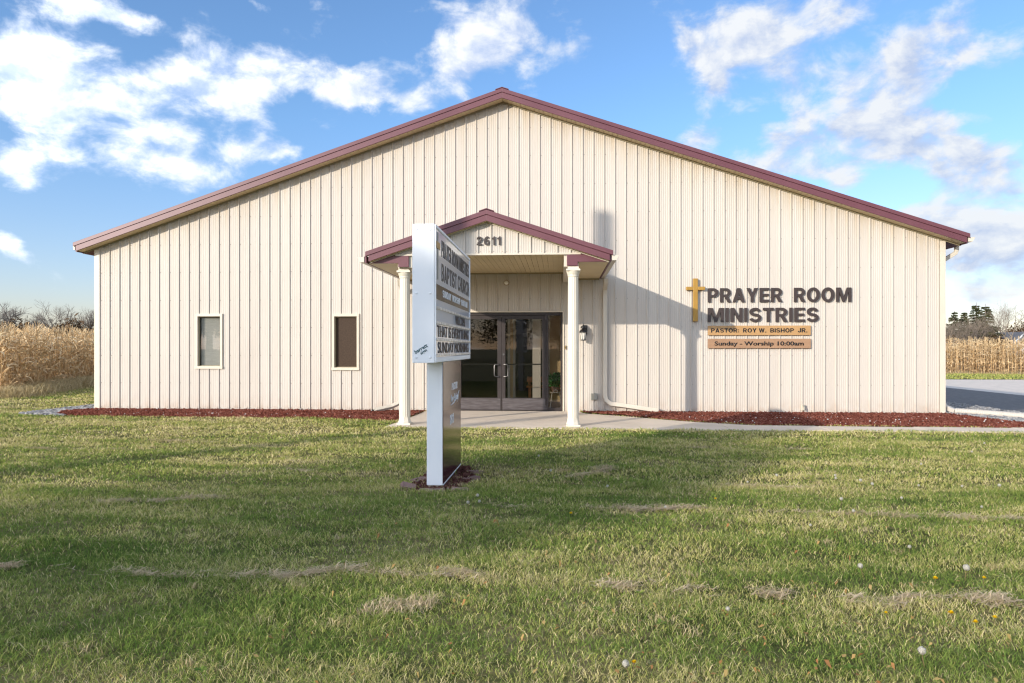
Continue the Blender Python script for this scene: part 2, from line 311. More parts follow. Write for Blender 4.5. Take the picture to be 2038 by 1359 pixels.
# ------------------------------------------------------------------ builders
class MB:
    def __init__(s): s.v = []; s.f = []
    def add(s, vs, fs):
        n = len(s.v); s.v += [tuple(p) for p in vs]; s.f += [tuple(i + n for i in f) for f in fs]; return s
    def box(s, x0, x1, y0, y1, z0, z1):
        return s.add([(x0,y0,z0),(x1,y0,z0),(x1,y1,z0),(x0,y1,z0),(x0,y0,z1),(x1,y0,z1),(x1,y1,z1),(x0,y1,z1)],
                     [(0,3,2,1),(4,5,6,7),(0,1,5,4),(1,2,6,5),(2,3,7,6),(3,0,4,7)])
    def prism_y(s, poly, y0, y1):            # poly in (x, z), counter-clockwise seen from -y
        n = len(poly)
        return s.add([(x, y0, z) for x, z in poly] + [(x, y1, z) for x, z in poly],
                     [tuple(range(n)), tuple(range(2*n-1, n-1, -1))] + [(i, n+i, n+(i+1) % n, (i+1) % n) for i in range(n)])
    def prism_x(s, poly, x0, x1):            # poly in (y, z)
        n = len(poly)
        return s.add([(x0, y, z) for y, z in poly] + [(x1, y, z) for y, z in poly],
                     [tuple(range(n-1, -1, -1)), tuple(range(n, 2*n))] + [((i+1) % n, n+(i+1) % n, n+i, i) for i in range(n)])
    def prism_z(s, poly, z0, z1):
        n = len(poly)
        return s.add([(x, y, z0) for x, y in poly] + [(x, y, z1) for x, y in poly],
                     [tuple(range(n-1, -1, -1)), tuple(range(n, 2*n))] + [(i, (i+1) % n, n+(i+1) % n, n+i) for i in range(n)])
    def lathe(s, prof, c=(0, 0), n=16, flute=0.0, nfl=0):
        rings = []
        for r, z in prof:
            ring = []
            for k in range(n):
                a = 2*math.pi*k/n
                rr = r * (1 - flute * (0.5 + 0.5*math.cos(nfl*a))) if flute and r > 0 else r
                ring.append((c[0] + rr*math.cos(a), c[1] + rr*math.sin(a), z))
            rings.append(ring)
        vs = [p for ring in rings for p in ring]; fs = []
        for i in range(len(prof)-1):
            for k in range(n):
                fs.append((i*n+k, i*n+(k+1) % n, (i+1)*n+(k+1) % n, (i+1)*n+k))
        fs.append(tuple(range(n-1, -1, -1))); fs.append(tuple((len(prof)-1)*n + k for k in range(n)))
        return s.add(vs, fs)
    def tube(s, pts, rad, n=8, sq=None, cap=True):
        """round tube along pts (rad a number or a list); sq=(w, h) makes a rectangular one"""
        pts = [Vector(p) for p in pts]; m = len(pts)
        rad = rad if isinstance(rad, (list, tuple)) else [rad]*m
        up = Vector((0, 0, 1)); vs = []; prev = None
        for i, p in enumerate(pts):
            d = (pts[min(i+1, m-1)] - pts[max(i-1, 0)]).normalized()
            if prev is None:
                ref = up if abs(d.z) < 0.9 else Vector((0, 1, 0))
                u = d.cross(ref).normalized()
            else:
                u = (prev - d*prev.dot(d)).normalized()
            prev = u; w = d.cross(u)
            if sq:
                for a, b in ((-1,-1),(1,-1),(1,1),(-1,1)): vs.append(p + u*a*sq[0]/2 + w*b*sq[1]/2)
            else:
                for k in range(n):
                    a = 2*math.pi*k/n; vs.append(p + (u*math.cos(a) + w*math.sin(a))*rad[i])
        q = 4 if sq else n; fs = []
        for i in range(m-1):
            for k in range(q): fs.append((i*q+k, i*q+(k+1) % q, (i+1)*q+(k+1) % q, (i+1)*q+k))
        if cap: fs += [tuple(range(q-1, -1, -1)), tuple((m-1)*q+k for k in range(q))]
        return s.add(vs, fs)
    def build(s, name, m, parent=None, smooth=False, bevel=0.0, loc=None):
        me = bpy.data.meshes.new(name); me.from_pydata(s.v, [], s.f); me.update()
        bm = bmesh.new(); bm.from_mesh(me); bmesh.ops.recalc_face_normals(bm, faces=bm.faces); bm.to_mesh(me); bm.free()
        return link(name, me, m, parent, smooth, bevel, loc)

def link(name, me, m, parent=None, smooth=False, bevel=0.0, loc=None):
    o = bpy.data.objects.new(name, me); COL.objects.link(o)
    if m: me.materials.append(m if not isinstance(m, str) else M[m])
    if parent is not None:
        o.parent = parent
        base = parent
        tot = Vector((0, 0, 0))
        while base is not None: tot += Vector(base.location); base = base.parent
        if loc is None: o.location = -tot          # meshes are written in place-of-the-scene coordinates
    if loc is not None: o.location = loc
    if smooth:
        me.polygons.foreach_set('use_smooth', [True]*len(me.polygons))
        try: me.set_sharp_from_angle(angle=R(40))
        except Exception: pass
    if bevel:
        b = o.modifiers.new('bevel', 'BEVEL'); b.width = bevel; b.segments = 2; b.limit_method = 'ANGLE'; b.angle_limit = R(40)
    return o

def tag(o, label, cat, group=None, kind=None):
    if label: o['label'] = label
    if cat: o['category'] = cat
    if group: o['group'] = group
    if kind: o['kind'] = kind
    return o
def thing(name, label, cat, loc=(0, 0, 0), group=None):
    o = bpy.data.objects.new(name, None); COL.objects.link(o); o.location = loc; o.empty_display_size = 0.2
    return tag(o, label, cat, group)

def np_mesh(name, V, polys, tint=None):
    """V (n,3); polys: list of (k, idx array (m,k)); tint per vertex"""
    me = bpy.data.meshes.new(name)
    me.vertices.add(len(V)); me.vertices.foreach_set('co', np.asarray(V, np.float32).ravel())
    li = np.concatenate([p.ravel() for k, p in polys]).astype(np.int32)
    tot = np.concatenate([np.full(len(p), k, np.int32) for k, p in polys])
    st = np.concatenate([[0], np.cumsum(tot)[:-1]]).astype(np.int32)
    me.loops.add(len(li)); me.loops.foreach_set('vertex_index', li)
    me.polygons.add(len(tot)); me.polygons.foreach_set('loop_start', st)
    try: me.polygons.foreach_set('loop_total', tot)
    except Exception: pass
    if tint is not None:
        a = me.attributes.new('tint', 'FLOAT', 'POINT'); a.data.foreach_set('value', np.asarray(tint, np.float32))
    me.update(calc_edges=True); me.validate()
    return me

def _arc(cx, cy, rx, ry, a0, a1, n=14):
    return [(cx+rx*math.cos(R(a0+(a1-a0)*k/n)), cy+ry*math.sin(R(a0+(a1-a0)*k/n))) for k in range(n+1)]
def _stroke(path, t):
    out_, in_ = [], []
    for k, p in enumerate(path):
        a, b = path[max(k-1, 0)], path[min(k+1, len(path)-1)]; d = Vector((b[0]-a[0], b[1]-a[1])).normalized()
        out_.append((p[0]-d.y*t/2, p[1]+d.x*t/2)); in_.append((p[0]+d.y*t/2, p[1]-d.x*t/2))
    return out_ + in_[::-1]
def _glyphs():
    t = 0.195; g = {}
    rect = lambda x0, y0, x1, y1: [(x0, y0), (x1, y0), (x1, y1), (x0, y1)]
    g['I'] = [rect(0, 0, t, 1)]
    g['H'] = [[(0,0),(t,0),(t,.40),(.53,.40),(.53,0),(.735,0),(.735,1),(.53,1),(.53,.585),(t,.585),(t,1),(0,1)]]
    g['E'] = [[(0,0),(.64,0),(.64,.175),(t,.175),(t,.42),(.59,.42),(.59,.59),(t,.59),(t,.83),(.63,.83),(.63,1),(0,1)]]
    g['L'] = [[(0,0),(.58,0),(.58,.18),(t,.18),(t,1),(0,1)]]
    g['T'] = [[(.225,0),(.43,0),(.43,.82),(.655,.82),(.655,1),(0,1),(0,.82),(.225,.82)]]
    g['N'] = [[(0,0),(.195,0),(.195,.66),(.52,0),(.735,0),(.735,1),(.54,1),(.54,.35),(.215,1),(0,1)]]
    g['M'] = [[(0,0),(.19,0),(.19,.72),(.415,0),(.575,0),(.80,.72),(.80,0),(.99,0),(.99,1),(.70,1),(.495,.32),(.29,1),(0,1)]]
    g['A'] = [[(0,0),(.215,0),(.275,.19),(.525,.19),(.585,0),(.80,0),(.51,1),(.29,1)], [(.325,.355),(.40,.62),(.475,.355)]]
    g['V'] = [[(.28,0),(.50,0),(.78,1),(.56,1),(.39,.29),(.22,1),(0,1)]]
    g['W'] = [[(.22,0),(.42,0),(.545,.62),(.67,0),(.87,0),(1.09,1),(.885,1),(.765,.34),(.64,1),(.45,1),(.325,.34),(.205,1),(0,1)]]
    g['Y'] = [[(.275,0),(.48,0),(.48,.38),(.755,1),(.52,1),(.378,.60),(.235,1),(0,1),(.275,.38)]]
    g['O'] = [_arc(.42,.5,.42,.52,0,360,36)[:-1], _arc(.42,.5,.205,.33,0,360,36)[:-1]]
    g['0'] = [_arc(.31,.5,.31,.51,0,360,32)[:-1], _arc(.31,.5,.12,.345,0,360,32)[:-1]]
    g['C'] = [_arc(.41,.5,.41,.52,40,320,30) + _arc(.41,.5,.205,.335,318,42,26)]
    g['G'] = [_arc(.41,.5,.41,.52,42,300,28) + [(.62,.02),(.76,.02),(.76,.54),(.42,.54),(.42,.38),(.58,.38)] + _arc(.41,.5,.205,.335,318,42,26)]
    g['D'] = [[(0,0)] + _arc(.33,.5,.41,.5,-90,90,20) + [(0,1)], [(t,.17)] + _arc(.31,.5,.225,.33,-90,90,20) + [(t,.83)]]
    g['P'] = [[(0,0),(t,0),(t,.355)] + _arc(.37,.6775,.325,.3225,-90,90,16) + [(0,1)], [(t,.525)] + _arc(.345,.6775,.145,.1525,-90,90,14) + [(t,.83)]]
    g['R'] = [[(0,0),(t,0),(t,.385),(.315,.385),(.50,0),(.735,0),(.525,.42)] + _arc(.395,.70,.315,.30,-52,90,14) + [(0,1)], [(t,.55)] + _arc(.375,.69,.13,.14,-90,90,14) + [(t,.83)]]
    g['B'] = [[(0,0)] + _arc(.40,.285,.315,.285,-90,62,14) + _arc(.38,.745,.295,.255,-52,90,14) + [(0,1)], [(t,.165)] + _arc(.385,.2925,.13,.1275,-90,90,12) + [(t,.42)], [(t,.585)] + _arc(.37,.71,.115,.125,-90,90,12) + [(t,.835)]]
    up = _arc(.355,.712,.255,.203,12,270,20); lo = _arc(.355,.292,.275,.207,90,-168,20)
    g['S'] = [_stroke(up+[(x+.005,y) for x, y in lo], .19)]
    g['U'] = [[(0,1)] + _arc(.365,.36,.365,.375,180,360,20) + [(.73,1),(.525,1)] + _arc(.365,.36,.16,.195,360,180,16) + [(t,1)]]
    g['J'] = [_arc(.29,.29,.29,.305,180,360,18) + [(.58,1),(.375,1)] + _arc(.29,.29,.085,.135,360,180,12) + [(.20,.36),(0,.36)]]
    g['1'] = [[(.20,0),(.405,0),(.405,1),(.25,1),(.20,.87),(.02,.80),(.02,.65),(.20,.69)]]
    tp = _arc(.315,.70,.225,.205,190,-30,18)
    g['2'] = [_stroke(tp+[(.40,.45),(.20,.275),(.135,.185)], .19)[:len(tp)+3] + _stroke(tp+[(.40,.45),(.20,.275),(.135,.185)], .19)[len(tp)+3:], [(.0,0),(.63,0),(.63,.165),(.0,.165)]]
    g['6'] = [_arc(.36,.5,.36,.51,48,180,16) + _arc(.32,.325,.32,.335,188,480,26) + [(.20,.60)] + _arc(.365,.56,.17,.28,165,50,10), _arc(.325,.325,.125,.165,0,360,20)[:-1]]
    g['.'] = [rect(0, 0, .20, .20)]
    g[':'] = [rect(0, .05, .20, .25), rect(0, .52, .20, .72)]
    g['-'] = [rect(0, .32, .36, .49)]
    return g
GLY = _glyphs()
def caps_mesh(txt, wfit, hfit, depth, gap=0.115, space=0.33):
    """block capitals cut as solid letters: cap height hfit, total width wfit"""
    c = bpy.data.curves.new('lettering', 'CURVE'); c.dimensions = '2D'; c.fill_mode = 'FRONT'; x = 0
    for ch in txt:
        if ch == ' ': x += space; continue
        w = max(p[0] for q in GLY[ch] for p in q)
        for poly in GLY[ch]:
            sp = c.splines.new('POLY'); sp.points.add(len(poly)-1); sp.use_cyclic_u = True
            for pt, (px, py) in zip(sp.points, poly): pt.co = (x+px, py, 0, 1)
        x += w+gap
    o = bpy.data.objects.new('lettering', c); COL.objects.link(o)
    dg = bpy.context.evaluated_depsgraph_get(); dg.update(); me = bpy.data.meshes.new_from_object(o.evaluated_get(dg)); bpy.data.objects.remove(o)
    me.transform(Matrix.Diagonal((wfit/(x-gap), hfit, 1, 1)))
    bm = bmesh.new(); bm.from_mesh(me); bmesh.ops.remove_doubles(bm, verts=bm.verts, dist=1e-6)
    for f in bm.faces:
        if f.normal.z < 0: f.normal_flip()
    r = bmesh.ops.extrude_face_region(bm, geom=list(bm.faces)); bmesh.ops.translate(bm, verts=[e for e in r['geom'] if isinstance(e, bmesh.types.BMVert)], vec=(0, 0, depth))
    bmesh.ops.recalc_face_normals(bm, faces=bm.faces); bm.to_mesh(me); bm.free(); return me
def text_mesh(txt, wfit, hfit, depth, bold=0.0, ref='H', spacing=1.0, shear=0.0):
    """text as a mesh in the xy plane, baseline 0, cap height hfit, width wfit, thickness depth"""
    c = bpy.data.curves.new('lettering', 'FONT'); c.body = txt; c.size = 1; c.extrude = 0.0; c.offset = bold; c.resolution_u = 3
    c.space_character = spacing; c.shear = shear
    o = bpy.data.objects.new('lettering', c); COL.objects.link(o)
    dg = bpy.context.evaluated_depsgraph_get(); dg.update()
    me = bpy.data.meshes.new_from_object(o.evaluated_get(dg))
    bpy.data.objects.remove(o)
    n = len(me.vertices); co = np.empty(n*3); me.vertices.foreach_get('co', co); co = co.reshape(-1, 3)
    x0, x1 = co[:, 0].min(), co[:, 0].max()
    cap = 0.729 + 2*bold
    y0 = -bold
    co[:, 0] = (co[:, 0]-x0)/(x1-x0)*wfit
    co[:, 1] = (co[:, 1]-y0)/cap*hfit
    me.vertices.foreach_set('co', co.ravel()); me.update()
    bm = bmesh.new(); bm.from_mesh(me)
    bmesh.ops.remove_doubles(bm, verts=bm.verts, dist=1e-5)
    if depth:
        r = bmesh.ops.extrude_face_region(bm, geom=list(bm.faces))
        bmesh.ops.translate(bm, verts=[e for e in r['geom'] if isinstance(e, bmesh.types.BMVert)], vec=(0, 0, depth))
        bmesh.ops.recalc_face_normals(bm, faces=bm.faces)
    bm.to_mesh(me); bm.free()
    return me
def text_front(name, txt, x, z, w, h, y, depth, m, parent=None, bold=0.03, gap=0.115, **k):     # reads along +x on a face towards -y
    me = caps_mesh(txt, w, h, depth, gap) if all(ch == ' ' or ch in GLY for ch in txt) else text_mesh(txt, w, h, depth, bold, **k)
    me.transform(Matrix(((1,0,0,x),(0,0,-1,y),(0,1,0,z),(0,0,0,1))))
    return link(name, me, m, parent)
def text_side(name, txt, y, z, w, h, x, depth, m, parent=None, bold=0.03, thin=False, **k):      # reads along +y on a face towards +x
    me = caps_mesh(txt, w, h, depth) if not thin and all(ch == ' ' or ch in GLY for ch in txt) else text_mesh(txt, w, h, depth, bold, **k)
    me.transform(Matrix(((0,0,1,x),(1,0,0,y),(0,1,0,z),(0,0,0,1))))
    return link(name, me, m, parent)

def gz(x):
    """the parking area lies a little lower than the church"""
    t = min(max((x-18.8)/5.2, 0), 1); return -0.38*t*t*(3-2*t)

# ------------------------------------------------------------------ setting: ground sheets
def sheet(name, poly, z, m, kind='structure', cuts=None):
    mb = MB()
    mb.add([(x, y, z + gz(x)) for x, y in poly], [tuple(range(len(poly)))])
    o = mb.build(name, m); o['kind'] = kind; return o
def lawn_sheet():
    xs = [-900, -200, -60, -30, -10, 0, 10, 17, 18.8] + [18.8 + 0.52*i for i in range(1, 11)] + [26, 30, 60, 200, 900]
    ys = [-900, -200, -60, -30, -20, -10, -5, 0, 5, 10, 20, 30, 60, 200, 900]
    mb = MB(); mb.add([(x, y, gz(x)) for y in ys for x in xs], [(j*len(xs)+i, j*len(xs)+i+1, (j+1)*len(xs)+i+1, (j+1)*len(xs)+i) for j in range(len(ys)-1) for i in range(len(xs)-1)])
    o = mb.build('lawn', 'lawn', smooth=True); o['kind'] = 'structure'
lawn_sheet()
def strip(name, x0, x1, y0, y1, z, m):
    n = max(1, int((x1-x0)/0.4)); xs = [x0 + (x1-x0)*i/n for i in range(n+1)]
    mb = MB(); mb.add([(x, y, gz(x)+z) for y in (y0, y1) for x in xs], [(i, i+1, n+2+i, n+1+i) for i in range(n)])
    o = mb.build(name, m, smooth=True); o['kind'] = 'structure'; return o
strip('parking_walk', 20.0, 20.9, -3.25, 26, 0.012, 'concrete')
strip('driveway', 20.9, 27.4, -25, 25.7, 0.016, 'asphalt')
strip('gravel_lot', 27.4, 60, -25, 25.7, 0.008, 'gravel_lot')
sheet('road', [(-300, -35), (300, -35), (300, -27.5), (-300, -27.5)], 0.02, 'asphalt')
# porch slab and front walk, one pour 6 cm thick with its flare to the right
SLAB = [(7.36, -3.12), (8.7, -3.16), (11.9, -3.22), (15.5, -3.20), (17.8, -3.25), (19.98, -3.27), (19.98, -2.70), (18.1, -2.66), (15.8, -2.55),
        (13.74, -2.52), (12.9, -2.10), (12.4, -1.72), (11.6, -1.02), (10.9, -0.51), (10.75, 0.0), (7.50, 0.0), (7.45, -1.86)]
mb = MB()
mb.prism_z([(7.36, -3.12), (8.7, -3.16), (11.9, -3.22), (13.20, -3.215), (13.20, -2.235), (12.9, -2.10), (12.4, -1.72), (11.6, -1.02), (10.9, -0.51), (10.75, 0.0), (7.50, 0.0), (7.45, -1.86)], -0.05, 0.022)
mb.prism_z([(13.212, -3.215), (14.80, -3.205), (14.80, -2.535), (13.74, -2.52), (13.212, -2.24)], -0.05, 0.021)
for a, b in ((14.812, 16.40), (16.412, 18.00), (18.012, 19.98)): mb.prism_z([(a, -3.215), (b, -3.245), (b, -2.66), (a, -2.58)], -0.05, 0.022)
pw = mb.build('front_walk', 'concrete', bevel=0.008); pw['kind'] = 'structure'

# ------------------------------------------------------------------ the church
BW, BD = 18.29, 26.0
AX = 9.15                       # ridge
RT, SL = 6.86, 0.3345           # top of the rake at the ridge, slope
rake = lambda x: RT - SL*abs(x-AX)
wtop = lambda x: rake(x) - 0.203
church = thing('church_building', 'cream ribbed steel church hall with burgundy gabled roof edge and columned entrance porch', 'church', (9.15, 0, 0))

RIB0, RIBP = 0.107, 0.2286
def rib_profile(x0, x1, phase, deep=0.022):
    """x, -y offsets of the ribbed sheet between x0 and x1"""
    pts = []
    k = math.floor((x0-phase)/RIBP) - 1
    while phase + k*RIBP < x1 + RIBP:
        c = phase + k*RIBP
        pts += [(c-0.018, 0), (c-0.008, deep), (c+0.008, deep), (c+0.018, 0)]
        for q in (0.060, 0.100, 0.140, 0.180):
            pts += [(c+q-0.010, 0), (c+q-0.005, 0.0028), (c+q+0.005, 0.0028), (c+q+0.010, 0)]
        k += 1
    pts.sort()
    def at(x):
        for (a, u), (b, v) in zip(pts, pts[1:]):
            if a <= x <= b: return u + (v-u)*(x-a)/max(b-a, 1e-9)
        return 0
    return [(x0, at(x0))] + [p for p in pts if x0 < p[0] < x1] + [(x1, at(x1))], at
def ribbed_wall(x0, x1, zbot, ztop, holes, y, phase, extra=()):
    prof, at = rib_profile(x0, x1, phase)
    xs = sorted(set([p[0] for p in prof] + [e for e in extra if x0 < e < x1] + [h[i] for h in holes for i in (0, 1) if x0 < h[i] < x1]))
    mb = MB()
    for a, b in zip(xs, xs[1:]):
        c = (a+b)/2
        ivs = [(zbot, None)]
        zs = [zbot]
        for h in holes:
            if h[0] < c < h[1]: zs += [h[2], h[3]]
        zs.append(None)
        for i in range(0, len(zs), 2):
            z0, z1 = zs[i], zs[i+1]
            za = z1 if z1 is not None else ztop(a); zb = z1 if z1 is not None else ztop(b)
            if z1 is not None and z1 <= z0: continue
            if za <= z0 and zb <= z0: continue
            mb.add([(a, y-at(a), z0), (b, y-at(b), z0), (b, y-at(b), max(zb, z0)), (a, y-at(a), max(za, z0))], [(0, 1, 2, 3)])
    return mb
WIN = [(2.335, 2.935, 0.92, 2.125), (5.415, 6.0, 0.895, 2.115)]
DX0, DX1, DZ = 7.80, 10.43, 2.14
holes = [(a+0.02, b-0.02, c+0.02, d-0.02) for a, b, c, d in WIN] + [(DX0, DX1, -0.1, DZ)]
ribbed_wall(0.0, BW, 0.0, wtop, holes, 0.0, RIB0, extra=(AX,)).build('front_wall', 'siding', church)
mb = MB()
# screw heads of the girt rows
for zr in (0.06, 0.60, 1.21, 1.82, 2.43, 3.05, 3.66, 4.27, 4.88, 5.5, 6.1):
    k = 0
    while RIB0 + k*RIBP < BW:
        for dx in ((0.035,) if zr > 0.1 else (0.035, 0.19)):
            x = RIB0 + k*RIBP + dx
            if 0.1 < x < BW-0.1 and zr < wtop(x)-0.1 and not any(h[0]-0.08 < x < h[1]+0.08 and h[2]-0.05 < zr < h[3]+0.05 for h in holes):
                mb.lathe([(0.0085, 0), (0.0085, 0.005), (0.005, 0.008)], (0, 0), 6)
                n = 18
                for q in range(len(mb.v)-n, len(mb.v)):
                    vx, vy, vz = mb.v[q]; mb.v[q] = (x+vx, -vz-0.0005, zr+vy)
        k += 1
sc_ = mb.build('siding_screws', 'screwhead', church); sc_['kind'] = 'stuff'

# side and rear walls (the same sheet, seen only from beside the photograph's place)
def side_sheet(x, sgn):
    prof, at = rib_profile(0.0, BD, 0.1)
    mb = MB()
    for (a, u), (b, v) in zip(prof, prof[1:]):
        mb.add([(x+sgn*u, a, 0), (x+sgn*v, b, 0), (x+sgn*v, b, 3.6), (x+sgn*u, a, 3.6)], [(0, 1, 2, 3)])
    return mb
side_sheet(0.0, -1).build('side_wall', 'siding', church)
side_sheet(BW, 1).build('side_wall', 'siding', church)
mb = MB(); mb.add([(0, BD, 0), (BW, BD, 0), (BW, BD, wtop(BW)), (AX, BD, wtop(AX)), (0, BD, wtop(0))], [(4, 3, 2, 1, 0)])
mb.build('rear_wall', 'siding', church)
# corner trims
mb = MB(); mb.box(-0.012, 0.10, -0.024, 0.09, 0, wtop(0.0)-0.02); mb.build('corner_trim', 'trim', church, bevel=0.003)
mb = MB(); mb.box(BW-0.10, BW+0.012, -0.024, 0.09, 0, wtop(BW)-0.02); mb.build('corner_trim', 'trim', church, bevel=0.003)

# roof
EL, ER = -0.30, 18.62
YF = -0.28
mb = MB()
for xe in (EL, ER):
    poly = [(AX, RT-0.01), (xe, rake(xe)-0.01), (xe, rake(xe)-0.06), (AX, RT-0.06)]
    mb.prism_y(poly, YF+0.02, BD+0.28)
    n = int(abs(xe-AX)/0.4)
    L = Vector((xe-AX, 0, rake(xe)-RT))
yy = 0.1
while yy < BD:
    for xe in (EL+0.03, ER-0.03):
        mb.prism_y([(AX, RT+0.008), (xe, rake(xe)+0.008), (xe, rake(xe)-0.012), (AX, RT-0.012)], yy, yy+0.025)
    yy += 0.6
roof = mb.build('roof', 'roof', church)
mb = MB(); mb.prism_y([(AX-0.14, RT-0.035), (AX, RT+0.012), (AX+0.14, RT-0.035), (AX+0.14, RT-0.02), (AX, RT+0.026), (AX-0.14, RT-0.02)], YF-0.012, BD+0.2)
mb.build('ridge_cap', 'roof', roof)

def rake_trims(parent, ax, apex, sl, xl, xr, y, h1=0.082, h2=0.122, names=('rake_trim', 'fascia_board')):
    for xe in (xl, xr):
        s = 1 if xe > ax else -1
        z = lambda x: apex - sl*abs(x-ax)
        a = MB(); a.prism_y([(ax, z(ax)), (ax, z(ax)-h1), (xe, z(xe)-h1), (xe, z(xe))], y-0.014, y+0.05)
        up = a.build(names[0], 'burg', parent, bevel=0.004)
        xb = xe - s*0.055
        b = MB(); b.prism_y([(ax, z(ax)-h1-0.004), (ax, z(ax)-h1-h2), (xb, z(xb)-h1-h2), (xb, z(xb)-h1-0.004)], y, y+0.03)
        b.build(names[1], 'burg', up if parent is church else parent, bevel=0.003)
rake_trims(church, AX, RT, SL, EL-0.02, ER+0.02, YF)

def soffit_boards(ax, z0, sl, xe, y0, y1, wid=0.1016, thick=0.012):
    """boards running front to back under a rake, from the ridge ax to xe"""
    mb = MB(); s = 1 if xe > ax else -1; c = 1/math.hypot(1, sl); n = int(abs(xe-ax)/(wid*c)); st = abs(xe-ax)/n
    for k in range(n):
        a = ax + s*(k*st + 0.004); b = ax + s*((k+1)*st - 0.004)
        za, zb = z0 - sl*abs(a-ax), z0 - sl*abs(b-ax)
        mb.prism_y([(a, za), (b, zb), (b, zb+thick), (a, za+thick)], y0, y1)
    return mb
for xe in (EL+0.05, ER-0.05):
    so_ = soffit_boards(AX, RT-0.20, SL, xe, YF+0.03, -0.005)
    s_ = 1 if xe > AX else -1
    so_.prism_y([(AX, RT-0.185), (xe, rake(xe)-0.185), (xe, rake(xe)-0.178), (AX, RT-0.178)], YF+0.03, -0.002)
    sf = so_.build('rake_soffit', 'soffit', church)
    j = MB(); j.prism_y([(AX, RT-0.200), (xe, rake(xe)-0.200), (xe, rake(xe)-0.232), (AX, RT-0.232)], -0.034, -0.021)
    j.build('edge_trim', 'jtrim', sf)
# eaves: soffit, board and gutter down each side
for xe, xw, s in ((EL, -0.02, -1), (ER, BW+0.02, 1)):
    mb = MB(); mb.prism_y([(xw, rake(xw)-0.21), (xe, rake(xe)-0.21), (xe, rake(xe)-0.19), (xw, rake(xw)-0.19)], -0.004, BD+0.2)
    mb.build('eave_soffit', 'burg', church)
    z = rake(xe)
    mb = MB(); mb.box(min(xe-s*0.03, xe), max(xe-s*0.03, xe), YF+0.05, BD+0.2, z-0.2, z-0.065); mb.build('eave_board', 'burg', church)
    mb = MB()
    gk = 1.0 if s > 0 else 0.35
    prof = [(0.003, -0.075), (0.003, -0.165), (0.085, -0.165), (0.115, -0.12), (0.135, -0.085), (0.135, -0.075), (0.128, -0.075), (0.128, -0.085), (0.108, -0.118), (0.08, -0.158), (0.010, -0.158), (0.010, -0.075)]
    poly = [(xe + s*u*gk, z+v) for u, v in prof]
    mb.prism_y(poly if s > 0 else poly[::-1], YF+0.03, BD+0.1)
    mb.prism_y([(xe+s*u*gk, z+v) for u, v in ((0.005, -0.075), (0.005, -0.163), (0.085, -0.163), (0.115, -0.12), (0.133, -0.080))], YF+0.028, YF+0.031)
    mb.build('gutter', 'gutter', church)
# downspout at the right corner
mb = MB(); zc = rake(ER)-0.165
mb.tube([(ER+0.05, 0.26, zc), (ER+0.05, 0.26, zc-0.10), (ER+0.03, 0.26, zc-0.16), (BW+0.14, 0.27, zc-0.30), (BW+0.075, 0.27, zc-0.36), (BW+0.065, 0.27, zc-0.45), (BW+0.065, 0.27, 0.30), (BW+0.09, 0.24, 0.20), (BW+0.17, 0.16, 0.11)], 0.04, sq=(0.078, 0.062))
mb.build('corner_downspout', 'gutter', church, bevel=0.008)

# windows
for k, (a, b, c, d) in enumerate(WIN):
    mb = MB(); w = 0.052
    mb.box(a-0.005, b+0.005, -0.034, 0.06, d-w, d+0.006)
    mb.box(a-0.005, a+w-0.01, -0.034, 0.06, c+w, d-w)
    mb.box(b-w+0.01, b+0.005, -0.034, 0.06, c+w, d-w)
    mb.box(a-0.022, b+0.012, -0.040, 0.06, c-0.006, c+w)
    for q in (0.22, 0.78):
        mb.box(a+(b-a)*q-0.03, a+(b-a)*q+0.03, -0.043, -0.041, c+0.018, c+0.026)
    fr = mb.build('window', 'trim', church, bevel=0.003)
    mb = MB(); y0 = 0.02
    for (x0, x1, z0, z1) in ((a+w-0.01, a+w+0.008, c+w, d-w), (b-w-0.008, b-w+0.01, c+w, d-w), (a+w+0.008, b-w-0.008, d-w-0.02, d-w), (a+w+0.008, b-w-0.008, c+w, c+w+0.014)):
        mb.box(x0, x1, y0, y0+0.03, z0, z1)
    mb.build('sash', 'jtrim', fr)
    if k == 0:
        mb = MB(); mb.box(a+w-0.005, b-w+0.005, 0.040, 0.045, c+w, d-w); mb.build('pane', 'pane', fr)
        mb = MB(); mb.box(a+w+0.02, b-w+0.02, 0.085, 0.095, c+w-0.02, d-w-0.03); mb.build('blind', 'blind', fr)
        mb = MB()
    else:
        mb = MB(); mb.box(a+w-0.005, b-w+0.005, 0.050, 0.055, c+w, d-w); mb.build('pane', 'screen', fr)
    mb = MB(); mb.box(a, b, 0.06, 0.40, c-0.02, c-0.005); mb.box(a, b, 0.06, 0.40, d+0.005, d+0.02); mb.box(a-0.02, a-0.005, 0.06, 0.40, c, d); mb.box(b+0.005, b+0.02, 0.06, 0.40, c, d); mb.box(a-0.02, b+0.02, 0.40, 0.41, c-0.02, d+0.02)
    mb.build('reveal', 'darkint', fr)

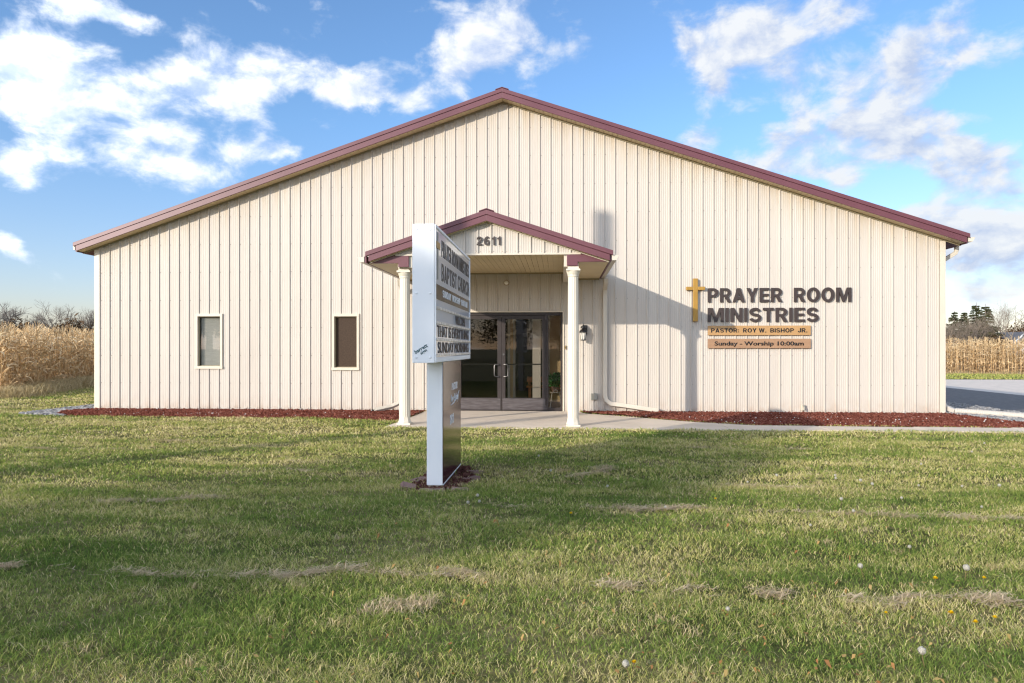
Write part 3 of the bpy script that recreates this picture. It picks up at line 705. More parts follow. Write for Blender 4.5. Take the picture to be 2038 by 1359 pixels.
# entrance: frame, two doors, two sidelights
mb = MB(); t = 0.03
mb.box(DX0-t, DX0, -0.026, 0.05, 0.022, DZ+t); mb.box(DX1, DX1+t, -0.026, 0.05, 0.022, DZ+t); mb.box(DX0, DX1, -0.026, 0.05, DZ, DZ+t)
mb.build('entrance_casing', 'trim', church, bevel=0.003)
LX0, LXM, LX1 = 8.155, 9.112, 10.075
mb = MB()
F = 0.045
mb.box(DX0, DX0+F, 0.03, 0.14, 0.022, DZ-0.001); mb.box(DX1-F, DX1, 0.03, 0.14, 0.022, DZ-0.001)
mb.box(DX0+F, DX1-F, 0.03, 0.14, DZ-F-0.02, DZ-0.001)
mb.box(LX0-0.05, LX0-0.004, 0.03, 0.14, 0.022, DZ-F-0.02); mb.box(LX1+0.004, LX1+0.05, 0.03, 0.14, 0.022, DZ-F-0.02)
mb.box(DX0+F, LX0-0.05, 0.04, 0.13, 0.022, 0.09); mb.box(LX1+0.05, DX1-F, 0.04, 0.13, 0.022, 0.09)
mb.box(LX0-0.004, LX1+0.004, 0.03, 0.16, 0.022, 0.034)
ef = mb.build('entrance_frame', 'bronze', church, bevel=0.003)
for a, b in ((DX0+F, LX0-0.05), (LX1+0.05, DX1-F)):
    mb = MB(); mb.box(a, b, 0.082, 0.088, 0.09, DZ-F-0.02); mb.build('sidelight_pane', 'glass', ef)
ZT = DZ-F-0.024
for a, b, s in ((LX0, LXM-0.003, 1), (LXM+0.003, LX1, -1)):
    st = 0.082
    mb = MB(); y0, y1 = 0.045, 0.09
    mb.box(a, a+st, y0, y1, 0.036, ZT); mb.box(b-st, b, y0, y1, 0.036, ZT); mb.box(a+st, b-st, y0, y1, ZT-0.075, ZT); mb.box(a+st, b-st, y0, y1, 0.036, 0.30)
    d = mb.build('door', 'bronze', church, bevel=0.003)
    mb = MB(); mb.box(a+0.02, b-0.02, y0-0.004, y0-0.001, 0.045, 0.285); mb.build('kick_plate', 'kick', d)
    mb = MB(); mb.box(a+st-0.004, b-st+0.004, 0.064, 0.070, 0.296, ZT-0.07); mb.build('pane', 'glass', d)
    hx = b-0.055 if s > 0 else a+0.055
    mb = MB(); hw = 0.075
    x1 = hx - s*hw*0.9
    pts = []
    for q in range(5): pts.append((0, 0))
    zlo, zhi = 0.76, 1.02
    xa, xb = hx, hx - s*0.09
    path = [(xa, y0+0.005, zlo+0.02), (xa, y0-0.055, zlo+0.02)]
    path = [(xa, y0+0.005, zlo), (xa, y0-0.05, zlo), (xa-s*0.03, y0-0.062, zlo), (xb+s*0.02, y0-0.064, zlo+0.004), (xb, y0-0.064, zlo+0.03), (xb, y0-0.064, zhi-0.03), (xb+s*0.02, y0-0.064, zhi-0.004), (xa-s*0.03, y0-0.062, zhi), (xa, y0-0.05, zhi), (xa, y0+0.005, zhi)]
    mb.tube(path, 0.010, 8); mb.build('pull_handle', 'chrome', d, smooth=True)
    mb = MB(); mb.tube([(a+0.06, 0.125, 1.02), (b-0.06, 0.125, 1.02)], 0.014, 8)
    for q in (a+0.06, b-0.06): mb.box(q-0.02, q+0.02, 0.09, 0.135, 1.0, 1.04)
    mb.build('push_bar', 'black', d)
    if s < 0:
        mb = MB(); mb.tube([(a+0.045, y0+0.002, 1.235), (a+0.045, y0-0.012, 1.235)], 0.022, 14); mb.build('lock', 'chrome', d, smooth=True)
    hg = a if s > 0 else b
    for q in (0.04, ZT-0.09):
        mb = MB(); mb.tube([(hg, y0-0.012, q), (hg, y0-0.012, q+0.10)], 0.013, 8); mb.build('hinge', 'kick', d, smooth=True)

# lobby seen through the glass
mb = MB()
mb.box(6.6, 11.8, 2.8, 2.9, 0, 2.6); mb.box(6.5, 6.6, 0.1, 2.9, 0, 2.6); mb.box(11.8, 11.9, 0.1, 2.9, 0, 2.6); mb.box(6.5, 11.9, 0.1, 2.9, 2.6, 2.7)
mb.box(6.6, DX0, 0.15, 0.2, 0, 2.6); mb.box(DX1, 11.8, 0.15, 0.2, 0, 2.6); mb.box(DX0, DX1, 0.15, 0.2, DZ, 2.6)
lob = mb.build('lobby_wall', 'wallint', church)
mb = MB(); mb.box(6.5, 11.9, 0.16, 2.9, -0.06, 0.016); mb.build('lobby_floor', 'floorint', church)
mb = MB(); mb.box(7.75, 9.05, 2.74, 2.795, 0.02, 2.15); mb.box(9.25, 10.05, 2.74, 2.795, 0.02, 2.10); mb.build('inner_doorway', 'darkint', church)
mb = MB(); mb.box(9.05, 9.11, 2.71, 2.79, 0.02, 2.2); mb.box(7.68, 7.74, 2.71, 2.79, 0.02, 2.2); mb.box(10.06, 10.12, 2.71, 2.79, 0.02, 2.2); mb.box(9.19, 9.245, 2.71, 2.79, 0.02, 2.2)
mb.box(7.68, 10.12, 2.70, 2.79, 2.16, 2.23); mb.build('door_casing', 'whiteint', church)
mb = MB(); mb.box(9.72, 9.92, 1.7, 1.9, 0.02, 2.6); mb.build('lobby_pillar', 'whiteint', church, bevel=0.01)

# ------------------------------------------------------------------ porch (parts of the church)
PX, PT, PSL, PY = 9.112, 3.74, 0.333, -3.10
pz = lambda x: PT - PSL*abs(x-PX)
PL, PR = 7.005, 11.265
mb = MB()
for xe in (PL+0.02, PR-0.02):
    mb.prism_y([(PX, PT-0.01), (xe, pz(xe)-0.01), (xe, pz(xe)-0.055), (PX, PT-0.055)], PY+0.02, -0.022)
mb.prism_y([(PX-0.13, PT-0.032), (PX, PT+0.012), (PX+0.13, PT-0.032), (PX+0.13, PT-0.018), (PX, PT+0.026), (PX-0.13, PT-0.018)], PY-0.012, -0.022)
pr = mb.build('porch_roof', 'roof', church)
rake_trims(pr, PX, PT, PSL, PL, PR, PY, 0.080, 0.108, ('porch_rake_trim', 'porch_fascia_board'))
for xe in (PL+0.06, PR-0.06):
    b_ = soffit_boards(PX, PT-0.185, PSL, xe, PY+0.03, -2.952)
    b_.prism_y([(PX, PT-0.172), (xe, pz(xe)-0.172), (xe, pz(xe)-0.165), (PX, PT-0.165)], PY+0.03, -2.952)
    b_.build('porch_rake_soffit', 'soffit', pr)
    j = MB(); j.prism_y([(PX, PT-0.187), (xe, pz(xe)-0.187), (xe, pz(xe)-0.205), (PX, PT-0.205)], -2.985, -2.968); j.build('porch_edge_trim', 'trim', pr)
GZ0 = 2.985
ptop = lambda x: pz(x) - 0.186
gw = ribbed_wall(PX-(PT-0.186-GZ0)/PSL+0.01, PX+(PT-0.186-GZ0)/PSL-0.01, GZ0+0.02, ptop, [], -2.955, 9.177-0.2286*8, extra=(PX,))
gl = PX-1.66; gr = PX+1.66
gw.build('porch_gable_wall', 'siding', pr)
mb = MB(); mb.box(gl+0.05, gr-0.05, -2.975, -2.93, GZ0-0.006, GZ0+0.022)
for x in [9.177-0.2286*8 + 0.2286*k + q for k in range(16) for q in (0.035, 0.19)]:
    if GZ0+0.07 < ptop(x)-0.05 and gl+0.3 < x < gr-0.3: mb.box(x-0.007, x+0.007, -2.964, -2.954, GZ0+0.055, GZ0+0.069)
mb.build('porch_header_trim', 'trim', pr)
# ceiling boards front to back between the beams
mb = MB(); n = 27; x0, x1 = 7.79, 10.44; w_ = (x1-x0)/n
for k in range(n): mb.box(x0+k*w_+0.003, x0+(k+1)*w_-0.003, -2.95, -0.03, 2.985, 2.997)
mb.box(x0, x1, -2.95, -0.03, 3.006, 3.012)
mb.build('porch_ceiling', 'soffit', church)
mb = MB(); mb.box(7.79, 10.44, -0.045, -0.022, 2.955, 2.985); mb.build('ceiling_edge_trim', 'jtrim', church)
# beams over the columns and the outer soffits
for s in (-1, 1):
    xi, xo = PX+s*1.325, PX+s*1.575
    a, b = min(xi, xo), max(xi, xo)
    mb = MB(); mb.box(a, b, -2.93, -0.025, 2.775, 2.984)
    bm_ = mb.build('porch_beam', 'trim', church)
    mb = MB(); xx = PX+s*1.375; x2 = PX+s*1.56; x3 = PX+s*2.055
    poly = [(xx, GZ0-0.008), (xx, 2.785), (x2, 2.785), (x2, 2.850), (x3, 2.850), (PX+s*(PT-0.19-GZ0+0.008)/PSL, GZ0-0.008)]
    mb.prism_y(poly if s > 0 else poly[::-1], -2.972, -2.936); mb.build('side_panel', 'burg', bm_, bevel=0.003)
    mb = MB(); n = 28; yy0, yy1 = -2.93, -0.03; d_ = (yy1-yy0)/n
    e0, e1 = min(PX+s*1.58, PX+s*2.09), max(PX+s*1.58, PX+s*2.09)
    for k in range(n): mb.box(e0, e1, yy0+k*d_+0.003, yy0+(k+1)*d_-0.003, 2.853, 2.864)
    mb.box(e0, e1, yy0, yy1, 2.874, 2.88)
    mb.build('outer_soffit', 'soffit', bm_)
    mb = MB(); mb.box(e0, e1, -0.04, -0.022, 2.82, 2.852); mb.build('soffit_trim', 'jtrim', bm_)
    # eave board and gutter
    xe = PX+s*2.10; z = pz(PX+s*2.13)
    mb = MB(); mb.box(min(xe, xe+s*0.03), max(xe, xe+s*0.03), PY+0.04, -0.03, 2.85, z-0.06); mb.build('eave_board', 'burg', bm_)
    prof = [(0.003, -0.075), (0.003, -0.17), (0.08, -0.17), (0.10, -0.125), (0.125, -0.09), (0.125, -0.078), (0.118, -0.078), (0.118, -0.088), (0.095, -0.12), (0.075, -0.163), (0.010, -0.163), (0.010, -0.075)]
    xg = xe + s*0.032; mb = MB(); poly = [(xg+s*u, z+v) for u, v in prof]
    mb.prism_y(poly if s > 0 else poly[::-1], PY+0.03, -0.03)
    mb.prism_y([(xg+s*0.005, z-0.078), (xg+s*0.005, z-0.168), (xg+s*0.08, z-0.168), (xg+s*0.10, z-0.125), (xg+s*0.123, z-0.085)], PY+0.028, PY+0.031)
    mb.prism_y([(xg+s*0.005, z-0.078), (xg+s*0.005, z-0.168), (xg+s*0.08, z-0.168), (xg+s*0.10, z-0.125), (xg+s*0.123, z-0.085)], -0.031, -0.028)
    mb.build('porch_gutter', 'gutter', pr)

# columns
for s, cy in ((-1, -2.78), (1, -2.86)):
    cx = PX + s*1.485
    mb = MB(); n = 64
    mb.lathe([(0.094, 0.12), (0.099, 0.18), (0.099, 0.30), (0.098, 1.2), (0.090, 2.62), (0.090, 2.66)], (cx, cy), 96, 0.075, 16)
    col_ = mb.build('porch_column', 'column', church, smooth=True)
    mb = MB()
    mb.box(cx-0.122, cx+0.122, cy-0.122, cy+0.122, 0.022, 0.052)
    mb.lathe([(0.124, 0.052), (0.122, 0.062), (0.112, 0.085), (0.104, 0.115), (0.100, 0.145), (0.100, 0.165)], (cx, cy), 8)
    mb.build('column_base', 'column', col_, bevel=0.004)
    mb = MB()
    mb.lathe([(0.092, 2.60), (0.097, 2.615), (0.097, 2.635), (0.108, 2.66), (0.118, 2.69), (0.122, 2.70)], (cx, cy), 24)
    mb.box(cx-0.12, cx+0.12, cy-0.12, cy+0.12, 2.70, 2.735); mb.box(cx-0.095, cx+0.095, cy-0.095, cy+0.095, 2.735, 2.774)
    mb.build('column_capital', 'column', col_, bevel=0.004)

# downspouts of the porch
mb = MB(); x = 6.975
mb.tube([(x, -0.35, 2.83), (x, -0.30, 2.74), (x, -0.09, 2.60), (x, -0.062, 2.50), (x, -0.062, 0.30), (x-0.04, -0.09, 0.20), (x-0.20, -0.22, 0.12), (x-0.52, -0.50, 0.055)], 0.04, sq=(0.085, 0.065))
mb.box(x-0.05, x+0.05, -0.10, -0.022, 2.36, 2.375)
ds = mb.build('downspout', 'gutter', church, bevel=0.008)
mb = MB(); mb.tube([(x-0.515, -0.497, 0.058), (x-0.535, -0.517, 0.052)], 0.03, sq=(0.07, 0.05)); mb.build('outlet_hole', 'black', ds)
mb = MB(); x = 11.325
mb.tube([(x, -0.35, 2.83), (x, -0.30, 2.74), (x, -0.09, 2.62), (x, -0.062, 2.50), (x, -0.062, 0.36), (x+0.03, -0.065, 0.26), (x+0.13, -0.07, 0.19), (x+0.35, -0.075, 0.165), (x+1.12, -0.09, 0.055)], 0.04, sq=(0.088, 0.068))
mb.build('downspout', 'gutter', church, bevel=0.010)

# ------------------------------------------------------------------ things fixed to the front
o = thing('house_number', 'dark brown house number 2611 on the porch gable', 'house number', (9.135, -2.975, 3.15))
text_front('lettering', '2611', 8.93, 3.15, 0.415, 0.150, -2.9755, 0.010, 'letter', o, gap=0.20)

o = thing('wall_lettering', 'large dark brown raised letters reading PRAYER ROOM MINISTRIES on the siding', 'sign lettering', (14.9, -0.02, 1.92))
for k, (txt, w, z, h) in enumerate((('PRAYER  ROOM', 2.93, 2.335, 0.295), ('MINISTRIES', 2.27, 1.92, 0.295))):
    text_front('lettering', txt, 13.478, z, w, h, -0.0205, 0.026, 'letter', o)
o = thing('wall_cross', 'gold wall cross standing left of the large brown letters', 'cross', (13.22, -0.02, 1.93))
mb = MB(); mb.box(13.165, 13.262, -0.085, -0.021, 1.93, 2.835); mb.build('upright', 'gold', o, bevel=0.006)
for a, b in ((13.022, 13.163), (13.264, 13.412)):
    mb = MB(); mb.box(a, b, -0.083, -0.023, 2.590, 2.662); mb.build('crossbar_arm', 'gold', o, bevel=0.006)
for z0, z1, m_, txt, w, x, h, lab, sp in ((1.640, 1.842, 'plaque', 'PASTOR:  ROY W.  BISHOP  JR.', 1.97, 13.54, 0.088, 'tan wall plaque reading PASTOR ROY W. BISHOP JR. under the big letters', 1.0),
                                   (1.367, 1.568, 'plaque2', 'Sunday - Worship 10:00am', 1.83, 13.61, 0.092, 'brownish wall plaque reading Sunday Worship 10:00am, lower of the two', 1.0)):
    o = thing('wall_plaque', lab, 'plaque', (14.53, -0.02, z0))
    mb = MB(); mb.box(13.478, 15.583, -0.052, -0.021, z0, z1); mb.build('board', m_, o, bevel=0.003)
    text_front('lettering', txt, x, z0+0.058, w, h, -0.054, 0.003, 'ink', o, bold=0.028, spacing=sp)

# lantern
lx, ly = 10.862, -0.150
o = thing('wall_lantern', 'black carriage lantern with frosted glass beside the right porch column', 'wall lamp', (10.90, -0.02, 1.53))
mb = MB(); mb.box(10.875-0.0, 10.955, -0.034, -0.019, 1.66, 1.86); mb.build('back_plate', 'black', o, bevel=0.006)
mb = MB(); mb.tube([(10.915, -0.03, 1.75), (10.912, -0.06, 1.78), (10.90, -0.10, 1.815), (10.878, -0.135, 1.825), (lx, ly, 1.80)], 0.009, 8)
mb.tube([(10.915, -0.03, 1.70), (10.905, -0.055, 1.685), (10.90, -0.07, 1.72), (10.906, -0.06, 1.745)], 0.006, 6); mb.build('arm', 'black', o, smooth=True)
mb = MB(); mb.lathe([(0.010, 1.865), (0.018, 1.86), (0.008, 1.850), (0.040, 1.838), (0.052, 1.815), (0.050, 1.79), (0.030, 1.785), (0.034, 1.772), (0.060, 1.755), (0.088, 1.712), (0.088, 1.700), (0.060, 1.700)][::-1], (lx, ly), 20)
mb.tube([(lx, ly, 1.86), (lx, ly, 1.885)], 0.006, 6); mb.build('hood', 'black', o, smooth=True)
mb = MB(); mb.lathe([(0.040, 1.548), (0.052, 1.60), (0.064, 1.70)], (lx, ly), 6); mb.build('lamp_glass', 'lampglass', o)
mb = MB()
for k in range(6):
    a = 2*math.pi*k/6
    mb.tube([(lx+0.044*math.cos(a), ly+0.044*math.sin(a), 1.54), (lx+0.070*math.cos(a), ly+0.070*math.sin(a), 1.705)], 0.0055, 5)
mb.lathe([(0.052, 1.530), (0.058, 1.536), (0.058, 1.546), (0.050, 1.550)], (lx, ly), 6); mb.build('cage', 'black', o)

o = thing('porch_light', 'small round cream porch light above the glass doors', 'wall lamp', (9.226, -0.02, 2.77))
mb = MB(); mb.lathe([(0.062, 0.0), (0.062, 0.012), (0.050, 0.02)], (0, 0), 24)
mb.v = [(9.226+x, -0.02-z, 2.772+y*0.9) for x, y, z in mb.v]; mb.build('base_ring', 'brass', o, smooth=True)
mb = MB(); mb.lathe([(0.050, 0.02), (0.050, 0.050), (0.038, 0.078), (0.012, 0.090)], (0, 0), 24)
mb.v = [(9.226+x, -0.02-z, 2.772+y*0.9) for x, y, z in mb.v]; mb.build('dome', 'lampglass', o, smooth=True)

o = thing('outlet_box', 'small grey weatherproof outlet box low on the wall right of the porch column', 'electrical box', (11.09, -0.02, 0.26))
mb = MB(); mb.box(11.03, 11.16, -0.045, -0.004, 0.265, 0.405); mb.build('box', 'greybox', o, bevel=0.006)
mb = MB(); mb.box(11.075, 11.168, -0.105, -0.047, 0.270, 0.410); mb.build('cover', 'greybox', o, bevel=0.014)
o = thing('water_spigot', 'small grey frost proof spigot low on the siding under the plaques', 'tap', (15.44, -0.02, 0.09))
mb = MB(); mb.box(15.395, 15.475, -0.035, -0.004, 0.075, 0.185); mb.build('wall_plate', 'trim', o, bevel=0.005)
mb = MB(); mb.tube([(15.44, -0.02, 0.15), (15.44, -0.085, 0.145), (15.44, -0.098, 0.115), (15.44, -0.098, 0.08)], 0.016, 10); mb.build('spout', 'greybox', o, smooth=True)
mb = MB(); mb.tube([(15.44, -0.06, 0.165), (15.44, -0.066, 0.18)], 0.028, 10); mb.build('handle', 'greybox', o)
o = thing('doorbell', 'small worn brass doorbell beside the right sidelight', 'doorbell', (10.492, -0.02, 1.35))
mb = MB(); mb.box(10.478, 10.506, -0.033, -0.019, 1.345, 1.425); mb.build('plate', 'brass', o, bevel=0.003)
mb = MB(); mb.tube([(10.492, -0.03, 1.385), (10.492, -0.039, 1.385)], 0.008, 10); mb.build('button', 'black', o)

# ------------------------------------------------------------------ things in the lobby
o = thing('lobby_bench', 'low orange wooden bench inside the lobby behind the right glass door', 'bench', (10.05, 2.3, 0.016))
mb = MB(); mb.box(9.55, 10.55, 2.15, 2.50, 0.40, 0.45); mb.build('seat', 'woodint', o, bevel=0.01)
for x in (9.60, 10.44):
    for y in (2.2, 2.4):
        mb = MB(); mb.box(x, x+0.06, y, y+0.05, 0.017, 0.40); mb.build('leg', 'woodint', o)
mb = MB(); mb.box(9.55, 10.55, 2.48, 2.52, 0.52, 0.66)
for x in (9.58, 10.42): mb.box(x, x+0.06, 2.515, 2.55, 0.45, 0.66)
mb.build('backrest', 'woodint', o, bevel=0.01)
o = thing('plant_stand', 'white wire plant stand behind the right sidelight', 'plant stand', (10.28, 0.42, 0.016))
mb = MB()
for a, b in ((-1, -1), (1, -1), (1, 1), (-1, 1)): mb.tube([(10.28+a*0.13, 0.42+b*0.13, 0.018), (10.28+a*0.08, 0.42+b*0.08, 0.40)], 0.008, 6)
mb.build('legs', 'whiteint', o)
mb = MB()
mb.tube([(10.28+0.13*math.cos(k*math.pi/10), 0.42+0.13*math.sin(k*math.pi/10), 0.40) for k in range(21)], 0.007, 6)
mb.tube([(10.28+0.05*math.cos(k*math.pi/10), 0.29, 0.40+0.06*math.sin(k*math.pi/10)) for k in range(11)], 0.006, 6)
mb.build('ring', 'whiteint', o)
def leaf_cloud(name, n, cfun, size, parent, m, seed=0, elong=1.6):
    r = np.random.default_rng(seed); C = cfun(r, n)
    d = r.normal(size=(n, 3)); d /= np.linalg.norm(d, axis=1)[:, None]
    u = np.cross(d, r.normal(size=(n, 3))); u /= np.linalg.norm(u, axis=1)[:, None]
    s = size*(0.6+0.8*r.random(n))[:, None]
    V = np.stack([C-u*s*0.5, C-d*s*elong, C+u*s*0.5, C+d*s*elong], 1).reshape(-1, 3)
    P = np.arange(4*n).reshape(-1, 4)
    me = np_mesh(name, V, [(4, P)], np.repeat(r.random(n), 4))
    return link(name, me, m, parent)
o = thing('potted_plant', 'leafy green potted plant on the white wire stand', 'plant', (10.28, 0.42, 0.40))
mb = MB(); mb.lathe([(0.07, 0.41), (0.10, 0.52), (0.105, 0.53), (0.08, 0.53)], (10.28, 0.42), 16); mb.build('pot', 'brick', o, smooth=True)
def pl(r, n):
    p = r.normal(size=(n, 3)); p /= np.linalg.norm(p, axis=1)[:, None]; return p*(r.random(n)**0.4)[:, None]*np.array([0.20, 0.17, 0.17])+np.array([10.28, 0.42, 0.66])
leaf_cloud('foliage', 320, pl, 0.035, o, 'plantleaf', 3)

# ------------------------------------------------------------------ the roadside sign
SX0, SX1, SY0, SY1, SZ0, SZ1 = 9.040, 9.240, -8.85, -6.40, 1.235, 2.482
o = thing('monument_sign', 'tall white church sign on a burgundy panelled post standing in the lawn', 'sign', (9.14, -7.65, 0))
mb = MB(); mb.box(SX0, SX1, SY0, SY1, SZ0, SZ1); mb.box(SX1-0.001+0.002, SX1+0.014, SY0+0.004, SY1-0.004, SZ0+0.004, SZ0+0.05)
mb.box(SX1+0.001, SX1+0.014, SY0+0.004, SY1-0.004, SZ1-0.03, SZ1-0.004); mb.box(SX1+0.001, SX1+0.014, SY1-0.03, SY1-0.004, SZ0+0.05, SZ1-0.03); mb.box(SX1+0.001, SX1+0.014, SY0+0.004, SY0+0.022, SZ0+0.05, SZ1-0.03)
cab = mb.build('cabinet', 'signwhite', o, bevel=0.003)
fy0, fy1 = SY0+0.022, SY1-0.03
mb = MB(); mb.box(SX1+0.001, SX1+0.006, fy0, fy1, 1.952, SZ1-0.03); mb.build('face_panel', 'face', cab)
mb = MB(); mb.box(SX1+0.001, SX1+0.0065, fy0, fy1, 1.812, 1.950); mb.build('dark_band', 'band', cab)
mb = MB(); mb.box(SX1+0.001, SX1+0.006, fy0, fy1, SZ0+0.05, 1.810); mb.build('reader_board', 'reader', cab)
fx = SX1+0.0065
text_side('lettering', 'PRAYER ROOM MINISTRIES', -8.50, 2.232, 2.02, 0.155, fx, 0.002, 'ink', cab, bold=0.022)
text_side('lettering', 'BAPTIST CHURCH', -8.50, 2.002, 2.02, 0.165, fx, 0.002, 'ink', cab, bold=0.022)
text_side('lettering', 'SUNDAY  WORSHIP  10:00 AM', -8.44, 1.853, 1.80, 0.068, fx+0.001, 0.002, 'whitevinyl', cab, bold=0.016)
mb = MB(); mb.box(fx, fx+0.004, -8.742, -8.688, 1.995, 2.425); mb.build('emblem_upright', 'greybox', cab)  # grey puts a reflection into the upright's colour
mb = MB(); mb.box(fx+0.0045, fx+0.008, -8.815, -8.615, 2.275, 2.335); mb.build('emblem_crossbar', 'gold', cab)
for z in (1.735, 1.600, 1.448, 1.305):
    mb = MB(); mb.box(fx, fx+0.012, fy0+0.01, fy1+0.012, z-0.012, z+0.012); mb.build('letter_rail', 'rail', cab, bevel=0.002)
text_side('lettering', 'WELCOME', -7.62, 1.622, 0.76, 0.098, fx+0.002, 0.003, 'letter', cab, bold=0.001, thin=True)
text_side('lettering', 'THAT IS EVERYTHING', -8.74, 1.472, 2.20, 0.112, fx+0.002, 0.003, 'letter', cab, bold=0.001, thin=True)
text_side('lettering', 'SUNDAY MORNING', -8.70, 1.322, 2.15, 0.108, fx+0.002, 0.003, 'letter', cab, bold=0.001, thin=True)
mb = MB()
for x in (9.078, 9.202):
    for z in (1.285, 1.86, 2.43):
        mb.lathe([(0.011, 0), (0.010, 0.003), (0.004, 0.005)], (0, 0), 10); q = len(mb.v)-30
        for i in range(q, len(mb.v)): a, b, c = mb.v[i]; mb.v[i] = (x+a, SY0-0.0008-c, z+b)
mb.build('rivets', 'signwhite', cab, smooth=True)
for txt, w, h, px, pzz in (('barrett', 0.130, 0.036, 9.072, 1.316), ('sign', 0.066, 0.030, 9.121, 1.308)):
    me = text_mesh(txt, w, h, 0.0015, 0.02)
    c, s_ = math.cos(R(31)), math.sin(R(31))
    me.transform(Matrix(((c, -s_, 0, px), (0, 0, -1, SY0-0.0008), (s_, c, 0, pzz), (0, 0, 0, 1))))
    link('maker_mark', me, 'teal', cab)
mb = MB(); mb.box(9.065, 9.2205, -8.29, -7.06, 0.03, SZ0-0.002); post = mb.build('post', 'signwhite', o, bevel=0.004)
mb = MB(); mb.box(9.2215, 9.2275, -8.285, -7.065, 0.045, SZ0-0.004); mb.build('side_panel', 'postpanel', post)
mb = MB(); mb.box(9.2215, 9.2290, -8.287, -7.063, 0.031, 0.044); mb.build('bottom_edge', 'signwhite', post)
mb = MB(); mb.box(9.075, 9.21, -8.27, -7.08, -0.05, 0.029); mb.build('footing', 'concrete', post)
text_side('lettering', 'PASTOR', -7.74, 0.925, 0.40, 0.075, 9.2276, 0.0015, 'whitevinyl', post, bold=0.015)
text_side('lettering', 'Roy Bishop', -7.82, 0.800, 0.56, 0.085, 9.2276, 0.0015, 'whitevinyl', post, bold=0.004, shear=0.3)
text_side('lettering', '2611', -7.86, 0.575, 0.25, 0.10, 9.2276, 0.0015, 'whitevinyl', post, bold=0.012)
mb = MB(); mb.tube([(9.2285, -7.82, 0.775), (9.2285, -7.6, 0.785), (9.2285, -7.4, 0.82), (9.2285, -7.22, 0.89)], 0.004, 5); mb.build('swash', 'whitevinyl', post)

# ------------------------------------------------------------------ beds, stones and pavers
def inside(poly, X, Y):
    p = np.asarray(poly); c = np.zeros(len(X), bool); j = len(p)-1
    for i in range(len(p)):
        a, b = p[i], p[j]
        k = ((a[1] > Y) != (b[1] > Y)) & (X < (b[0]-a[0])*(Y-a[1])/(b[1]-a[1]+1e-12)+a[0])
        c ^= k; j = i
    return c
BED_L = [(0.45, -1.55), (2.3, -1.66), (4.0, -1.70), (5.4, -1.74), (6.6, -1.92), (7.42, -2.06), (7.44, -1.5), (7.48, 0.0), (-0.02, 0.0), (-0.10, -0.9), (0.1, -1.35)]
BED_R = [(10.95, -0.42), (11.6, -0.92), (12.4, -1.62), (12.9, -2.0), (13.74, -2.44), (15.8, -2.48), (18.1, -2.60), (18.75, -2.60), (19.2, -2.3), (18.75, -1.7), (18.3, -1.0), (18.25, 0.0), (10.82, 0.0)]
STONE_L = [(-0.8, -1.28), (0.0, -1.50), (0.45, -1.55), (0.1, -1.35), (-0.10, -0.9), (-0.02, 0.0), (-0.02, 20), (-0.75, 20), (-0.72, 0.6)]
STONE_R = [(18.75, -2.62), (19.97, -2.68), (19.97, 20), (18.31, 20), (18.3, -1.0), (18.75, -1.7), (19.2, -2.3)]
SIGN_BED = [(8.88, -8.38), (8.98, -8.50), (9.20, -8.52), (9.38, -8.42), (9.45, -8.0), (9.46, -7.40), (9.32, -7.06), (9.05, -7.02), (8.94, -7.4), (8.90, -7.9)]
def scatter(name, poly, dens, size, flat, m, z0, seed, shape='chip', kind='stuff', zfun=None):
    r = np.random.default_rng(seed); p = np.asarray(poly)
    x0, y0 = p.min(0); x1, y1 = p.max(0); n = int((x1-x0)*(y1-y0)*dens)
    X = r.uniform(x0, x1, n); Y = r.uniform(y0, y1, n); k = inside(poly, X, Y); X, Y = X[k], Y[k]; n = len(X)
    if shape == 'chip':
        base = np.array([(-1, -.35, -.3), (1, -.35, -.3), (1, .35, -.3), (-1, .35, -.3), (-.8, -.25, .3), (.9, -.2, .3), (.8, .3, .3), (-1, .3, .3)])
        fq = np.array([(4, 5, 6, 7), (0, 1, 5, 4), (1, 2, 6, 5), (2, 3, 7, 6), (3, 0, 4, 7)])
    else:
        base = np.array([(-1, -.6, -.5), (.7, -.9, -.5), (1, .6, -.5), (-.6, .9, -.5), (-.55, -.45, .7), (.5, -.5, .6), (.6, .4, .75), (-.5, .5, .6)])
        fq = np.array([(4, 5, 6, 7), (0, 1, 5, 4), (1, 2, 6, 5), (2, 3, 7, 6), (3, 0, 4, 7)])
    sc = size*(0.45+r.random(n)**2*1.2)
    th = r.uniform(0, 2*np.pi, n); tl = r.normal(0, 0.45, n); c, s = np.cos(th), np.sin(th); ct, st = np.cos(tl), np.sin(tl)
    B = base[None]*sc[:, None, None]*(0.8+0.4*r.random((n, 8, 1)))*np.array([1, 1, flat])
    bx, by, bz = B[..., 0]*ct[:, None]+B[..., 2]*st[:, None], B[..., 1], -B[..., 0]*st[:, None]+B[..., 2]*ct[:, None]
    zz = z0 + (zfun(X, Y) if zfun else 0) + r.random(n)*size*0.5
    V = np.stack([bx*c[:, None]-by*s[:, None]+X[:, None], bx*s[:, None]+by*c[:, None]+Y[:, None], bz+np.broadcast_to(zz, (n,))[:, None]], -1).reshape(-1, 3)
    P = (fq[None]+(np.arange(n)*8)[:, None, None]).reshape(-1, 4)
    me = np_mesh(name, V, [(4, P)], np.repeat(r.random(n), 8))
    o = link(name, me, m); o['kind'] = kind; return o
def mound(name, poly, m, h=0.03):
    """a bed raised a little towards the wall"""
    mb = MB(); cx = sum(p[0] for p in poly)/len(poly); cy = sum(p[1] for p in poly)/len(poly)
    o = sheet(name, poly, 0.006, m); return o
mound('mulch_bed', BED_L, 'mulch'); mound('mulch_bed', BED_R, 'mulch'); mound('mulch_bed', SIGN_BED, 'mulch')
mound('stone_border', STONE_L, 'stone'); mound('stone_border', STONE_R, 'stone')
